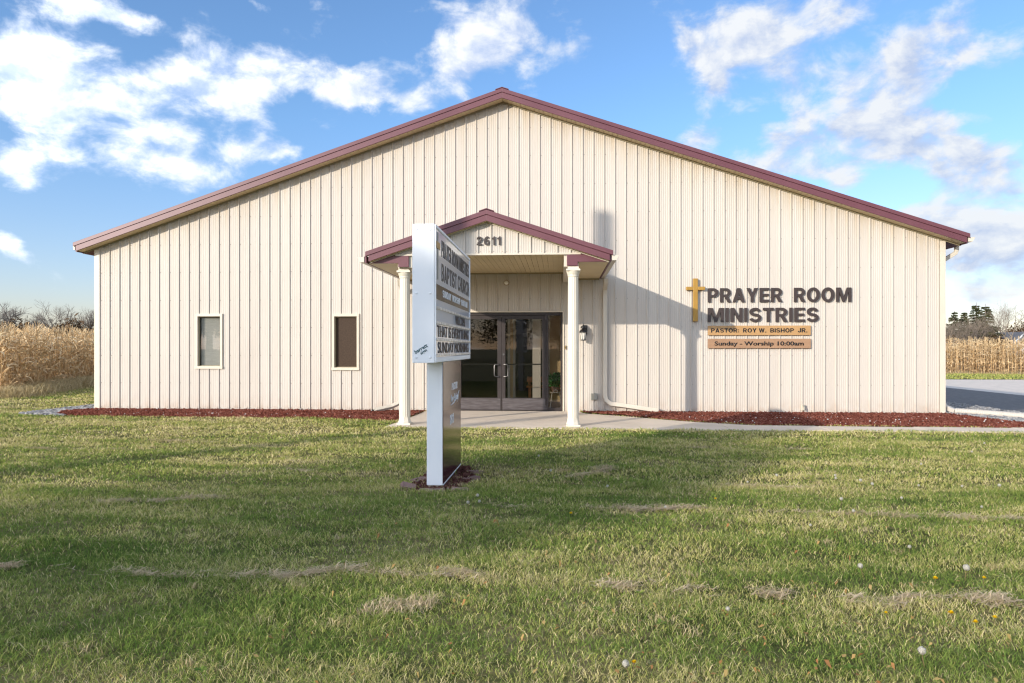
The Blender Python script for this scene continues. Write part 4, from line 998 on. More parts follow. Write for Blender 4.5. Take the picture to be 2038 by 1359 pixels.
def hump(X, Y): return 0.035*np.clip(1-np.abs(Y+0.9)/0.9, 0, 1)
scatter('mulch', BED_L, 2600, 0.022, 0.6, 'chips', 0.012, 11, zfun=hump)
scatter('mulch', BED_R, 2600, 0.022, 0.6, 'chips', 0.016, 12, zfun=hump)
scatter('mulch', SIGN_BED, 1900, 0.018, 0.6, 'bedchips', 0.012, 13)
scatter('gravel', [(x, min(y, 5.0)) for x, y in STONE_L], 900, 0.030, 0.7, 'stone', 0.016, 14, 'stone')
scatter('gravel', [(x, min(y, 8.0)) for x, y in STONE_R], 900, 0.030, 0.7, 'stone', 0.016, 15, 'stone')
scatter('gravel', BED_R, 14, 0.009, 0.7, 'whiteint', 0.05, 16, 'stone')
scatter('gravel', BED_L, 10, 0.010, 0.7, 'whiteint', 0.05, 17, 'stone')

def paver(label, x, y, rz, tilt=(0, 0), L=0.20, Wd=0.10, H=0.06, z=0.0):
    bm = bmesh.new(); bmesh.ops.create_cube(bm, size=1)
    rr = random.Random(label)
    for v in bm.verts: v.co = Vector((v.co.x*L*(1+rr.uniform(-.06, .06)), v.co.y*Wd*(1+rr.uniform(-.08, .08)), v.co.z*H))
    bmesh.ops.bevel(bm, geom=list(bm.edges), offset=0.008, segments=2, affect='EDGES')
    bmesh.ops.subdivide_edges(bm, edges=list(bm.edges), cuts=1)
    for v in bm.verts: v.co += Vector((rr.uniform(-1, 1), rr.uniform(-1, 1), rr.uniform(-1, 1)))*0.0018
    me = bpy.data.meshes.new('paver_stone'); bm.to_mesh(me); bm.free()
    o = link('paver_stone', me, 'brick'); o.location = (x, y, z-0.004); o.rotation_euler = (tilt[0], tilt[1], rz)
    return tag(o, label, 'paver', 'paver stones edging the sign bed')
paver('long flat paver directly in front of the foot of the white sign post', 9.15, -8.48, 0.05, (0.1, 0), 0.26, 0.12)
paver('small tipped up paver at the left front corner of the sign bed', 8.90, -8.36, 0.5, (0.5, 0.3), 0.15, 0.10, z=0.02)
paver('half buried pale paver in the grass at the right front of the sign bed', 9.40, -8.40, -0.1, (0.15, 0), 0.17, 0.10)
paver('square paver in the middle of the right edge of the sign bed', 9.43, -7.80, 0.4, (-0.1, -0.1), 0.19, 0.15)
paver('farthest paver at the right rear corner of the sign bed', 9.46, -7.42, 0.7, (0, 0.1), 0.20, 0.14)
paver('paver sunk in grass between the square paver and the right front one', 9.45, -8.14, 0.2, (0, 0.12), 0.18, 0.10, z=-0.015)
paver('weathered paver lying along the left side of the sign post', 8.92, -7.93, 1.2, (0.1, 0), 0.24, 0.10)
paver('small broken paver piece beside the right front corner of the post', 9.29, -8.38, 0.9, (0.3, 0.2), 0.10, 0.08, 0.05)
paver('slab piece at the left rear of the sign bed behind the weathered paver', 8.95, -7.50, 1.5, (0, 0), 0.22, 0.10)

# corrugated drain pipe at the right corner
o = thing('drain_pipe', 'white corrugated drain pipe lying on stones at the right corner of the church', 'drain pipe', (18.6, -0.1, 0.05))
A, B_ = Vector((18.50, -0.02, 0.075)), Vector((19.30, -1.02, 0.060))
pts, rad = [], []
n = 34
for k in range(n):
    for q, rr in ((0.0, 0.056), (0.35, 0.064), (0.65, 0.064)):
        f_ = (k+q)/n; p = A.lerp(B_, f_); p += Vector((0.6, 0.5, 0)).normalized()*0.05*math.sin(f_*3.1); pts.append(p); rad.append(rr)
mb = MB(); mb.tube(pts, rad, 14); mb.build('corrugated_tube', 'pipe', o, smooth=True)
mb = MB(); mb.tube([B_, B_+(B_-A).normalized()*0.22], 0.062, 14); mb.build('end_collar', 'pipe', o, smooth=True)
mb = MB(); mb.tube([(18.42, 0.13, 0.13), (18.46, 0.06, 0.095), A], 0.05, sq=(0.11, 0.09)); mb.build('adapter', 'pipe', o, bevel=0.01)

# ------------------------------------------------------------------ grass
NOGRASS = [SLAB, BED_L, BED_R, STONE_L, STONE_R]
def lawn_points(r, z0, z1, dens, xmin, xmax):
    """points on the lawn between camera distances z0..z1"""
    half = lambda z: 0.80*z+1.5
    n = int((z1-z0)*2*half(z1)*dens)
    Z = r.uniform(z0, z1, n); X = r.uniform(-half(z1), half(z1), n); k = np.abs(X) < half(Z); Z, X = Z[k], X[k]
    c, s = math.cos(TH), math.sin(TH)
    x = CX + X*c - Z*s; y = CY + X*s + Z*c
    k = ~((x > -0.05) & (x < 18.35) & (y > -0.02)) & (x < 19.0) & (x > -11.0) & ~((y > 3.2+0.337*(x+5.15)) & (y < 3.2-2.97*(x+5.15))) & ~((y > 4) & (x > 10))
    for p in NOGRASS: k &= ~inside(p, x, y)
    b = inside(SIGN_BED, x, y); k &= ~(b & (r.random(len(x)) > 0.06))
    return x[k], y[k], Z[k]
def blades(x, y, h, w, lean, r, z=None):
    n = len(x); a = r.uniform(0, 2*np.pi, n); d = r.uniform(0, 2*np.pi, n)
    ux, uy = np.cos(a)*w/2, np.sin(a)*w/2
    lx_, ly_ = np.cos(d)*lean, np.sin(d)*lean
    z = np.zeros(n) if z is None else z
    P = np.stack([np.stack([x-ux, y-uy, z-0.004], -1), np.stack([x+ux, y+uy, z-0.004], -1),
                  np.stack([x+ux*.8+lx_*.35, y+uy*.8+ly_*.35, z+h*.6], -1), np.stack([x-ux*.8+lx_*.35, y-uy*.8+ly_*.35, z+h*.6], -1),
                  np.stack([x+lx_, y+ly_, z+h*(1-0.25*(lean/np.maximum(h, 1e-4)).clip(0, 1.5))], -1)], 1).reshape(-1, 3)
    i = np.arange(n)[:, None]*5
    return P, i+np.array([[0, 1, 2, 3]]), i+np.array([[3, 2, 4]])
def vnoise(x, y, f, seed):
    """smooth value noise"""
    r = np.random.default_rng(seed); G = r.random((256, 256)); X, Y = x*f+1000, y*f+1000
    i, j = np.floor(X).astype(int), np.floor(Y).astype(int); u, v = X-i, Y-j; u = u*u*(3-2*u); v = v*v*(3-2*v)
    g = lambda a, b: G[a % 256, b % 256]
    return (g(i, j)*(1-u)+g(i+1, j)*u)*(1-v)+(g(i, j+1)*(1-u)+g(i+1, j+1)*u)*v
def relief(x, y):
    """the lawn's small humps, 0 to 5 cm"""
    return 0.019*vnoise(x*0.8, y*1.3, 2.6, 61) + 0.013*vnoise(x*0.9, y*1.2, 6.5, 62)
def make_grass():
    r = np.random.default_rng(5); Vs, Q, T, tint = [], [], [], []; base = 0
    for z0, z1, dens, hh, ww in ((1.6, 3.0, 12500, 0.033, 0.0022), (3.0, 4.6, 10500, 0.033, 0.0027), (4.6, 7.0, 6000, 0.034, 0.0038), (7.0, 10.5, 2600, 0.036, 0.0062), (10.5, 15.5, 1150, 0.037, 0.0100), (15.5, 30, 440, 0.040, 0.017)):
        x, y, Z = lawn_points(r, z0, z1, dens, 0, 0)
        n = len(x)
        p = vnoise(x*0.8, y*1.4, 2.4, 1)*0.55 + vnoise(x, y, 8, 2)*0.45; q = vnoise(x*0.7, y*1.5, 0.8, 3); dry = vnoise(x*0.55, y*1.9, 1.5, 12)*0.6 + vnoise(x*0.7, y*1.6, 4.2, 13)*0.4
        keep = r.random(n) < 0.25+1.25*p*(0.5+vnoise(x, y, 15, 6))
        x, y, p, q, dry = x[keep], y[keep], p[keep], q[keep], dry[keep]; n = len(x)
        h = hh*(0.40+0.8*r.random(n))*(0.45+1.0*p)*np.where(r.random(n) < 0.06, 1.5, 1.0); lean = h*(0.6+1.7*r.random(n))
        P, a, b = blades(x, y, h, ww*(0.7+0.6*r.random(n)), lean, r, relief(x, y))
        Vs.append(P); Q.append(a+base); T.append(b+base); base += len(P)
        sun_tint = np.clip((y+9.5)/4.0, 0, 1)*np.clip((10.5-x)/3, 0.25, 1)  # sunlight put into the tint: blades yellower and paler on the lit left lawn
        t = r.beta(1.6, 2.0, n)*0.66 + 0.65*(dry-0.5) + 0.20*(q-0.5) + 0.13 + 0.20*sun_tint
        dead = r.random(n) < np.clip(0.17+0.9*(dry-0.42), 0.09, 0.6)*(0.8+0.6*sun_tint)
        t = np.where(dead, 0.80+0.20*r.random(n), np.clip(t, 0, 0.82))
        tint.append(np.repeat(np.clip(t, 0, 1), 5))
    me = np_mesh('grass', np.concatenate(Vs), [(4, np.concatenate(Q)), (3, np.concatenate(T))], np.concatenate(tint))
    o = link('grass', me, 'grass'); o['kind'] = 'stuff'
make_grass()

# mown straw lying in streaks on the lawn
STRAW = [((6.5,-10.99),(10.4,-11.0),.16),((10.3,-11.05),(12.9,-11.18),.12),((10.2,-9.10),(13.9,-9.30),.12),((6.922,-10.974),(7.185,-10.937),1),((7.387,-10.992),(7.827,-10.933),1.2),((8.073,-10.974),(8.164,-10.968),.8),((8.231,-10.916),(8.536,-10.962),1),((8.687,-10.952),(9.172,-10.929),1),((9.655,-10.906),(10.051,-10.952),.8),((10.317,-11.005),(10.784,-11.075),1.8),((10.88,-11.094),(10.987,-11.119),1.2),((11.279,-11.162),(11.566,-11.189),1),((11.737,-11.155),(11.933,-11.195),1.2),((12.077,-11.222),(12.229,-11.175),1),((12.551,-11.153),(12.779,-11.16),2.2),((6.989,-9.021),(7.312,-9.02),1.4),((7.324,-7.361),(7.82,-7.551),1.5),((10.443,-7.757),(10.923,-7.217),2.4),((10.914,-9.09),(11.551,-9.138),2),((12.709,-9.285),(13.205,-9.301),1),((13.443,-9.285),(13.917,-9.349),1.8),((10.731,-7.165),(10.904,-7.088),1.8),((6.3,-9.108),(6.877,-9.069),.9),((6.0,-11.05),(6.9,-10.97),.9),((11.9,-8.05),(12.9,-8.15),.6),((3.2,-6.2),(4.4,-6.1),1.0),((4.5,-5.2),(5.6,-5.3),.8),((12.2,-5.4),(13.6,-5.5),.7)]
def make_straw():
    r = np.random.default_rng(9); Vs, Q, tint = [], [], []; base = 0
    for (a, b, wgt) in STRAW:
        a, b = np.array(a), np.array(b); e = (b-a)*0.18; a, b = a-e, b+e; L = np.linalg.norm(b-a); n = int(L*900*wgt**0.6)
        t = r.random(n); c = a+(b-a)*t[:, None] + r.normal(0, 1, (n, 2))*np.array([0.03, 0.030*wgt**0.7])
        wob = 0.16*(vnoise(c[:, 0], c[:, 0]*0+a[1], 2.2, 31)-0.5)+0.07*(vnoise(c[:, 0], c[:, 0]*0, 8, 30)-0.5)
        c[:, 1] += wob
        k = r.random(n) < np.clip(2.4*vnoise(c[:, 0], c[:, 1], 4.5, 33)-0.75, 0, 1)*np.clip(np.minimum(t, 1-t)*7, 0.1, 1); c = c[k]; n = len(c)
        d = r.normal(0, 1.0, n); u = np.stack([np.cos(d), np.sin(d)], -1); l = r.uniform(0.012, 0.050, n)[:, None]; w = 0.0018
        v = np.stack([-u[:, 1], u[:, 0]], -1)*w; z = r.uniform(0.002, 0.022, n)+relief(c[:, 0], c[:, 1]); z2 = z+r.normal(0, 0.012, n)
        P = np.stack([np.c_[c-u*l-v, z], np.c_[c-u*l+v, z], np.c_[c+u*l+v, z2], np.c_[c+u*l-v, z2]], 1).reshape(-1, 3)
        Vs.append(P); Q.append(np.arange(n)[:, None]*4+np.array([[0, 1, 2, 3]])+base); base += 4*n; tint.append(np.repeat(r.random(n), 4))
    me = np_mesh('straw', np.concatenate(Vs), [(4, np.concatenate(Q))], np.concatenate(tint))
    o = link('straw', me, 'straw'); o['kind'] = 'stuff'
    # the pale upright tuft in the near lawn
    n = 620; t = r.random(n); x = 9.34+0.36*t; y = -11.52+0.11*t+r.normal(0, 0.05, n)
    P, a, b = blades(x, y, r.uniform(0.02, 0.065, n), np.full(n, 0.003), r.uniform(0.03, 0.08, n), r, relief(x, y))
    me = np_mesh('pale_grass_tuft', P, [(4, a), (3, b)], np.repeat(r.random(n), 5)); o = link('pale_grass_tuft', me, 'straw')
    tag(o, 'bleached pale grass tuft in the near lawn in front of the sign', 'grass tuft')
make_straw()

# fallen leaves and broad weeds in the near lawn
def make_litter():
    r = np.random.default_rng(21); n = 340
    x = np.concatenate([r.uniform(9.0, 13.6, n//2), r.normal(11.3, 1.0, n-n//2)]); y = np.concatenate([r.uniform(-12.6, -9.6, n//2), r.normal(-12.0, 0.5, n-n//2)])
    z = r.uniform(0.02, 0.035, n)+relief(x, y); a = r.uniform(0, 6.28, n); s = r.uniform(0.006, 0.017, n); u = np.stack([np.cos(a), np.sin(a)], -1)*s[:, None]; v = np.stack([-np.sin(a), np.cos(a)], -1)*s[:, None]*0.6
    c = np.stack([x, y], -1); dz = r.normal(0, 0.008, n)
    P = np.stack([np.c_[c-u, z-dz], np.c_[c-v, z], np.c_[c+u, z+dz], np.c_[c+v, z+abs(dz)]], 1).reshape(-1, 3)
    me = np_mesh('fallen_leaves', P, [(4, np.arange(4*n).reshape(-1, 4))], np.repeat(r.random(n), 4)); o = link('fallen_leaves', me, 'leaflitter'); o['kind'] = 'stuff'
make_litter()

def make_weeds():
    """rosettes of broad leaves and dead brown clumps in the lawn"""
    r = np.random.default_rng(77); Vs, tint = [], []
    spots = [(10.9+r.normal(0, 1.0), -12.0+r.normal(0, 0.45)) for k in range(12)] + [(r.uniform(8.4, 14.0), r.uniform(-12.4, -8.8)) for k in range(14)]
    for (x, y) in spots:
        m_ = r.integers(5, 10); a0 = r.uniform(0, 6.28); tt = r.random()
        for k in range(m_):
            a = a0+k*6.28/m_+r.normal(0, .2); L = r.uniform(0.02, 0.042); w = L*0.2; e = r.uniform(0.25, 0.7); d = np.array([math.cos(a), math.sin(a)]); n_ = np.array([-d[1], d[0]])
            zb = 0.02+float(relief(np.array([x]), np.array([y]))[0]); c = np.array([x, y]); m1 = c+d*L*.55; tp = c+d*L
            Vs += [(*c, zb), (*(m1+n_*w), zb+L*e*.5), (*tp, zb+L*e*.55), (*(m1-n_*w), zb+L*e*.5)]; tint += [min(1, max(0, tt*.6+r.normal(0, .12)+.1))]*4
    me = np_mesh('lawn_weeds', np.array(Vs), [(4, np.arange(len(Vs)).reshape(-1, 4))], np.array(tint)); o = link('lawn_weeds', me, 'grass'); o['kind'] = 'stuff'
    n0 = 60; cx = r.uniform(8.0, 14.2, n0); cy = r.uniform(-12.5, -7.0, n0); k = r.integers(0, n0, 2600)
    x, y = cx[k]+r.normal(0, 0.035, 2600), cy[k]+r.normal(0, 0.025, 2600)
    P, a, b = blades(x, y, r.uniform(0.02, 0.05, 2600), np.full(2600, 0.003), r.uniform(0.01, 0.05, 2600), r, relief(x, y))
    me = np_mesh('dead_grass', P, [(4, a), (3, b)], np.repeat(r.random(2600), 5)); o = link('dead_grass', me, 'weed'); o['kind'] = 'stuff'
make_weeds()

# dandelions
def dandelion_mesh(yellow, seed, hgt, rad):
    r = np.random.default_rng(seed); mb = MB()
    lean = (0.012, 0.006)
    mb.tube([(-lean[0], -lean[1], 0), (-lean[0]*.4, -lean[1]*.4, hgt*.5), (0, 0, hgt)], [0.0022, 0.0018, 0.0016], 5)
    stem = mb
    if not yellow:
        n = 230; d = r.normal(size=(n, 3)); d /= np.linalg.norm(d, axis=1)[:, None]
        c = d*rad*(0.70+0.30*r.random(n))[:, None]+np.array([0, 0, hgt+rad*.6]); u = np.cross(d, r.normal(size=(n, 3))); u /= np.linalg.norm(u, axis=1)[:, None]
        v = np.cross(d, u); s = rad*0.22
        V = np.stack([c-u*s, c-v*s, c+u*s, c+v*s], 1).reshape(-1, 3)
    else:
        n = 90; a = r.uniform(0, 6.28, n); e = r.uniform(0.15, 1.2, n); d = np.stack([np.cos(a)*np.cos(e), np.sin(a)*np.cos(e), np.sin(e)], -1)
        c0 = np.array([0, 0, hgt]); t = np.stack([-np.sin(a), np.cos(a), 0*a], -1)*rad*0.13; L = rad*(0.7+0.3*r.random(n))[:, None]
        V = np.stack([c0+d*0.002-t*.5, c0+d*L-t, c0+d*L+t, c0+d*0.002+t*.5], 1).reshape(-1, 3)
    me = np_mesh('flower_head', V, [(4, np.arange(len(V)).reshape(-1, 4))], np.repeat(r.random(n), 4))
    return stem, me
DAND = [(10.109,-6.547),(10.272,-7.631),(10.811,-8.429),(11.229,-9.218),(12.558,-7.797),(13.148,-7.757),(13.089,-7.924),(13.299,-7.988),(13.332,-8.175),(13.782,-8.108),(13.338,-8.737),(12.686,-9.324),(12.754,-8.917),(14.169,-8.144),(15.523,-5.874),(16.14,-5.09),(14.472,-8.207),(13.847,-9.015),(12.203,-9.747),(12.649,-10.307),(12.144,-10.788),(12.695,-10.849),(11.193,-11.495),(10.633,-12.201),(11.877,-12.012),(9.59,-9.197),(9.641,-8.976),(9.68,-9.143),(14.4,-6.9),(12.2,-8.02)]
YEL = [(11.721,-8.823),(12.499,-10.915),(12.777,-10.897),(11.974,-11.479),(12.358,-11.555),(12.486,-11.49),(10.668,-12.128),(10.452,-9.448),(12.299,-11.451)]
def copy_tree(o, parent=None):
    c = o.copy(); COL.objects.link(c)
    if parent is not None: c.parent = parent
    for ch in list(o.children): copy_tree(ch, c)
    return c
def dandelions(spots, yellow, label, cat, group, hgt, rad):
    st, me = dandelion_mesh(yellow, 4, hgt, rad)
    o = thing('yellow_dandelion' if yellow else 'dandelion_seed_head', label, cat, (0, 0, 0), group)
    s = st.build('stem', 'stem', o); link('flower_head' if yellow else 'seed_ball', me, 'yellow' if yellow else 'seed', o)
    rr = random.Random(3)
    for k, (x, y) in enumerate(spots):
        c = o if k == 0 else copy_tree(o)
        c.location = (x, y, float(relief(np.array([x]), np.array([y]))[0])); c.rotation_euler = (rr.uniform(-.12, .12), rr.uniform(-.12, .12), rr.uniform(0, 6.28))
        f_ = rr.uniform(0.62, 0.95)
        if (x, y) == (12.695, -10.849): f_ = 1.15; c['label'] = 'largest white dandelion seed ball, standing between two yellow dandelions in the near right lawn'
        if (x, y) == (11.877, -12.012): f_ = 1.05; c['label'] = 'half blown dandelion seed head on a tall brown stem nearest the camera at right'
        c.scale = (f_, f_, f_)
dandelions(DAND, False, 'small white dandelion seed head standing in the mown lawn', 'dandelion', 'white dandelion seed heads in the lawn', 0.060, 0.0165)
dandelions(YEL, True, 'yellow dandelion flower open low in the lawn', 'dandelion', 'yellow dandelions in the lawn', 0.045, 0.017)

# ------------------------------------------------------------------ corn fields
def corn_mesh(px, py, pz_, seed, hmean, leafn=14, leafseg=4):
    """dry standing corn: every plant a stalk, drooping leaves, an ear and a tassel"""
    r = np.random.default_rng(seed); n = len(px); H = hmean*(0.74+0.30*r.random(n)+0.10*(vnoise(px, py, 0.9, seed)-0.3))
    Vs, Q, tint = [], [], []; base = 0
    lx_, ly_ = r.normal(0, 0.07, n), r.normal(0, 0.07, n)
    # stalks: two crossed ribbons
    for k in range(2):
        a = r.uniform(0, 3.14, n); u, v = np.cos(a)*0.015, np.sin(a)*0.015
        P = np.stack([np.stack([px-u, py-v, pz_], -1), np.stack([px+u, py+v, pz_], -1), np.stack([px+lx_+u*.5, py+ly_+v*.5, pz_+H], -1), np.stack([px+lx_-u*.5, py+ly_-v*.5, pz_+H], -1)], 1).reshape(-1, 3)
        Vs.append(P); Q.append(np.arange(n)[:, None]*4+np.array([[0, 1, 2, 3]])+base); base += len(P); tint.append(np.repeat(0.25+0.5*r.random(n), 4))
    for k in range(leafn):
        f = (k+0.6)/leafn*0.97 + r.normal(0, 0.02, n); x0, y0, z0 = px+lx_*f, py+ly_*f, pz_+H*f
        a = r.uniform(0, 6.28, n); L = (0.26+0.36*r.random(n))*(0.85 if k > leafn-3 else 1); w = 0.014+0.020*r.random(n)
        up = r.uniform(0.2, 1.35, n); droop = r.uniform(1.2, 3.0, n)*np.where(r.random(n) < 0.35, 0.35, 1.0); tw = r.normal(0, 1.2, n)
        cx, cy, cz = x0, y0, z0; ring = []
        for s in range(leafseg+1):
            t = s/leafseg; ww = w*(1-t**2.2)*(0.55+0.45*min(1, t*5)) + 0.002
            ang = a+np.pi/2; tz = tw*t
            ring.append((np.stack([cx-np.cos(ang)*np.cos(tz)*ww, cy-np.sin(ang)*np.cos(tz)*ww, cz-np.sin(tz)*ww], -1), np.stack([cx+np.cos(ang)*np.cos(tz)*ww, cy+np.sin(ang)*np.cos(tz)*ww, cz+np.sin(tz)*ww], -1)))
            el_ = up-droop*t; d = L/leafseg
            cx = cx+np.cos(a)*np.cos(el_)*d; cy = cy+np.sin(a)*np.cos(el_)*d; cz = np.maximum(cz+np.sin(el_)*d, pz_+0.02)
        P = np.stack([p for pr_ in ring for p in pr_], 1); m_ = P.shape[1]
        Vs.append(P.reshape(-1, 3)); i = np.arange(n)[:, None]*m_
        for s in range(leafseg): Q.append(i+np.array([[2*s, 2*s+1, 2*s+3, 2*s+2]])+base)
        base += n*m_; lt = r.random(n)*0.75 + 0.25*f.clip(0, 1); tint.append(np.repeat(lt, m_))
    for k in range(5):                                           # tassel
        a = r.uniform(0, 6.28, n); e = r.uniform(0.5, 1.4, n); d = np.stack([np.cos(a)*np.cos(e), np.sin(a)*np.cos(e), np.sin(e)], -1)*0.24
        c = np.stack([px+lx_, py+ly_, pz_+H-0.02], -1); u = np.stack([-np.sin(a), np.cos(a), 0*a], -1)*0.007
        P = np.stack([c-u, c+u, c+d+u, c+d-u], 1).reshape(-1, 3); Vs.append(P); Q.append(np.arange(n)[:, None]*4+np.array([[0, 1, 2, 3]])+base); base += len(P); tint.append(np.repeat(0.4+0.5*r.random(n), 4))
    c = np.stack([px+lx_*.45, py+ly_*.45, pz_+H*(0.36+0.1*r.random(n))], -1); a = r.uniform(0, 6.28, n)      # hanging ears
    d = np.stack([np.cos(a)*0.07, np.sin(a)*0.07, -0.17*np.ones(n)], -1)
    for q in range(2):
        u = np.stack([-np.sin(a+q*1.57), np.cos(a+q*1.57), 0*a], -1)*0.034
        P = np.stack([c-u*.3, c+d*.4-u, c+d, c+d*.4+u], 1).reshape(-1, 3); Vs.append(P); Q.append(np.arange(n)[:, None]*4+np.array([[0, 1, 2, 3]])+base); base += len(P); tint.append(np.repeat(0.75+0.25*r.random(n), 4))
    return np_mesh('corn_field', np.concatenate(Vs), [(4, np.concatenate(Q))], np.concatenate(tint))
def corn_rows(A, B, depth, row=0.62, sp=0.17, seed=1):
    """rows parallel to the edge A-B, going back on its left-hand side"""
    r = np.random.default_rng(seed); A, B = np.array(A, float), np.array(B, float); L = np.linalg.norm(B-A); u = (B-A)/L; v = np.array([-u[1], u[0]])
    X, Y = [], []
    for k in range(int(depth/row)):
        m_ = int(L/(sp if k < 5 else sp*1.7)); t = (np.arange(m_)+r.random(m_)*0.7)/m_*L
        p = A+u*t[:, None]+v*(k*row+r.normal(0, 0.06, m_))[:, None]; X.append(p[:, 0]); Y.append(p[:, 1])
    return np.concatenate(X), np.concatenate(Y)
E_L = ((-5.15, 3.3), (-10.6, 19.5))
x, y = corn_rows(*E_L, 6.5, seed=2)
tag(link('corn_field', corn_mesh(x, y, 0*x, 3, 1.97), 'corn'), 'dry standing corn left of the church behind a strip of weeds', 'corn field', kind='stuff')
E_R = ((52.0, 30.9), (33.0, 37.0))
x, y = corn_rows((29.0, 36.8), (51.0, 31.8), 6.5, seed=4)
tag(link('corn_field', corn_mesh(x, y, 0*x-0.38, 5, 2.25), 'corn'), 'dry standing corn beyond the gravel lot right of the church', 'corn field', kind='stuff')
def soil(A, B, depth, z):
    A, B = Vector((*A, 0)), Vector((*B, 0)); u = (B-A).normalized(); v = Vector((-u.y, u.x, 0))
    return [(p.x, p.y) for p in (A-v*0.2, B-v*0.2, B+v*60, A+v*60)]
M['soil'] = mat('field_soil', (0.13, 0.085, 0.05), 0.95, (0.20, 0.14, 0.085), 8, 0.8, 7, 0.5, 40)
sheet('field_soil', soil((-5.15, 3.3), (-10.6, 19.5), 6, 0), 0.006, 'soil')
sheet('field_soil', soil((29.0, 36.8), (51.0, 31.8), 6, 0), 0.006, 'soil')
# weeds along the left field edge and stubble before the right one
def weeds(name, A, B, n, wid, hgt, seed, z, off):
    r = np.random.default_rng(seed); A, B = np.array(A), np.array(B); u = (B-A)/np.linalg.norm(B-A); v = np.array([-u[1], u[0]])
    t = r.random(n); p = A+(B-A)*t[:, None]+v*(r.normal(0, wid, n)+off)[:, None]
    h = hgt*(0.3+0.9*r.random(n))*(0.6+0.8*vnoise(p[:, 0], p[:, 1], 1.2, 40))
    P, a, b = blades(p[:, 0], p[:, 1], h, 0.008+0.008*r.random(n), h*(0.3+1.0*r.random(n)), r, np.full(n, z))
    o = link(name, np_mesh(name, P, [(4, a), (3, b)], np.repeat(r.random(n)*0.85, 5)), 'weed'); o['kind'] = 'stuff'
weeds('weeds', (-5.0, 2.8), (-10.6, 19.5), 13000, 0.28, 0.42, 51, 0.0, -0.45)
weeds('stubble', (29.0, 36.8), (51.0, 31.8), 5000, 0.25, 0.28, 52, -0.38, -0.1)

def verge():
    r = np.random.default_rng(88); n = 9000; x = r.uniform(27, 48, n); y = 25.9+(r.random(n))*(36.6-0.2273*(x-29)-25.9)
    P, a, b = blades(x, y, r.uniform(0.05, 0.13, n), np.full(n, 0.03), r.uniform(0.02, 0.12, n), r, np.full(n, -0.38))
    o = link('verge_grass', np_mesh('verge_grass', P, [(4, a), (3, b)], np.repeat(0.35+0.45*r.random(n), 5)), 'grass'); o['kind'] = 'stuff'
verge()

# ------------------------------------------------------------------ trees
def bare_tree(seed, height, spread, rad, forks=3, levels=5, first=0.28):
    """branch tubes, tapering, to fine twigs; crown part and trunk part"""
    rr = random.Random(seed); trunk, crown = MB(), MB()
    def grow(p, d, L, r_, lev, mbx):
        n = 3; pts = [p]; q = p.copy(); dd = d.copy()
        for k in range(n):
            dd = (dd + Vector((rr.gauss(0, .13), rr.gauss(0, .13), rr.gauss(0.03, .08)))).normalized(); q = q+dd*L/n; pts.append(q.copy())
        mbx.tube(pts, [r_*(1-0.42*k/n) for k in range(n+1)], 7 if lev < 2 else (4 if lev < 4 else 3), cap=False)
        if lev >= levels: return
        nb = forks + (1 if rr.random() < 0.5 else 0)
        for b in range(nb):
            f = 1.0 if b < 2 else rr.uniform(0.35, 0.9)
            base = pts[-1] if b < 2 else pts[1].lerp(pts[-1], f)
            ax = dd.cross(Vector((rr.gauss(0, 1), rr.gauss(0, 1), rr.gauss(0, 1)))).normalized()
            nd = (Matrix.Rotation(R(rr.uniform(14, 46)*spread), 3, ax) @ dd); nd.z += 0.06; nd.normalize()
            grow(base, nd, L*rr.uniform(0.62, 0.86), r_*(0.56 if b < 2 else 0.42), lev+1, crown)
    grow(Vector((0, 0, 0)), Vector((rr.gauss(0, .04), rr.gauss(0, .04), 1)).normalized(), height*first, rad, 0, trunk)
    return trunk, crown
def tree_obj(name, label, seed, height, spread, rad, loc, group, m='trunk', **k):
    t, c = bare_tree(seed, height, spread, rad, **k)
    zmax = max(p[2] for p in c.v); f_ = height/zmax
    for mbx in (t, c): mbx.v = [(x*f_, y*f_, z*f_) for x, y, z in mbx.v]
    o = thing(name, label, 'tree', loc, group)
    for part, mbx in (('trunk', t), ('crown', c)):
        me = bpy.data.meshes.new(part); me.from_pydata(mbx.v, [], mbx.f); me.update(); link(part, me, m, o, loc=(0, 0, 0))
    return o
def at(px, dist):                                            # a point on the ground plan beyond the church
    X = (px-1019)/1400; d = Vector((X*math.cos(TH)-math.sin(TH), X*math.sin(TH)+math.cos(TH))); return (CX+d.x*dist, CY+d.y*dist)
GL = 'bare trees beyond the left corn field'
x, y = at(22, 78); tree_obj('bare_tree', 'wide bare grey tree farthest left beyond the corn', 1, 6.6, 1.25, 0.20, (x, y, 0), GL, forks=3, levels=6, first=0.16)
x, y = at(122, 80); tree_obj('bare_tree', 'fan shaped bare tree above the middle of the left corn', 12, 6.8, 1.2, 0.18, (x, y, 0), GL, forks=3, levels=6, first=0.16)
x, y = at(180, 84); tree_obj('bare_tree', 'bare tree rising beside the left corner of the church', 5, 6.4, 1.15, 0.17, (x, y, 0), GL, forks=3, levels=6, first=0.16)
x, y = at(-60, 74); tree_obj('bare_tree', 'bare tree at the far left past the edge of the corn', 8, 7.0, 1.2, 0.2, (x, y, 0), GL, forks=3, levels=6, first=0.16)
x, y = at(68, 88); tree_obj('bare_tree', 'lower thin bare tree between the two wide ones at left', 17, 5.4, 1.2, 0.13, (x, y, 0), GL, forks=3, levels=6, first=0.14)
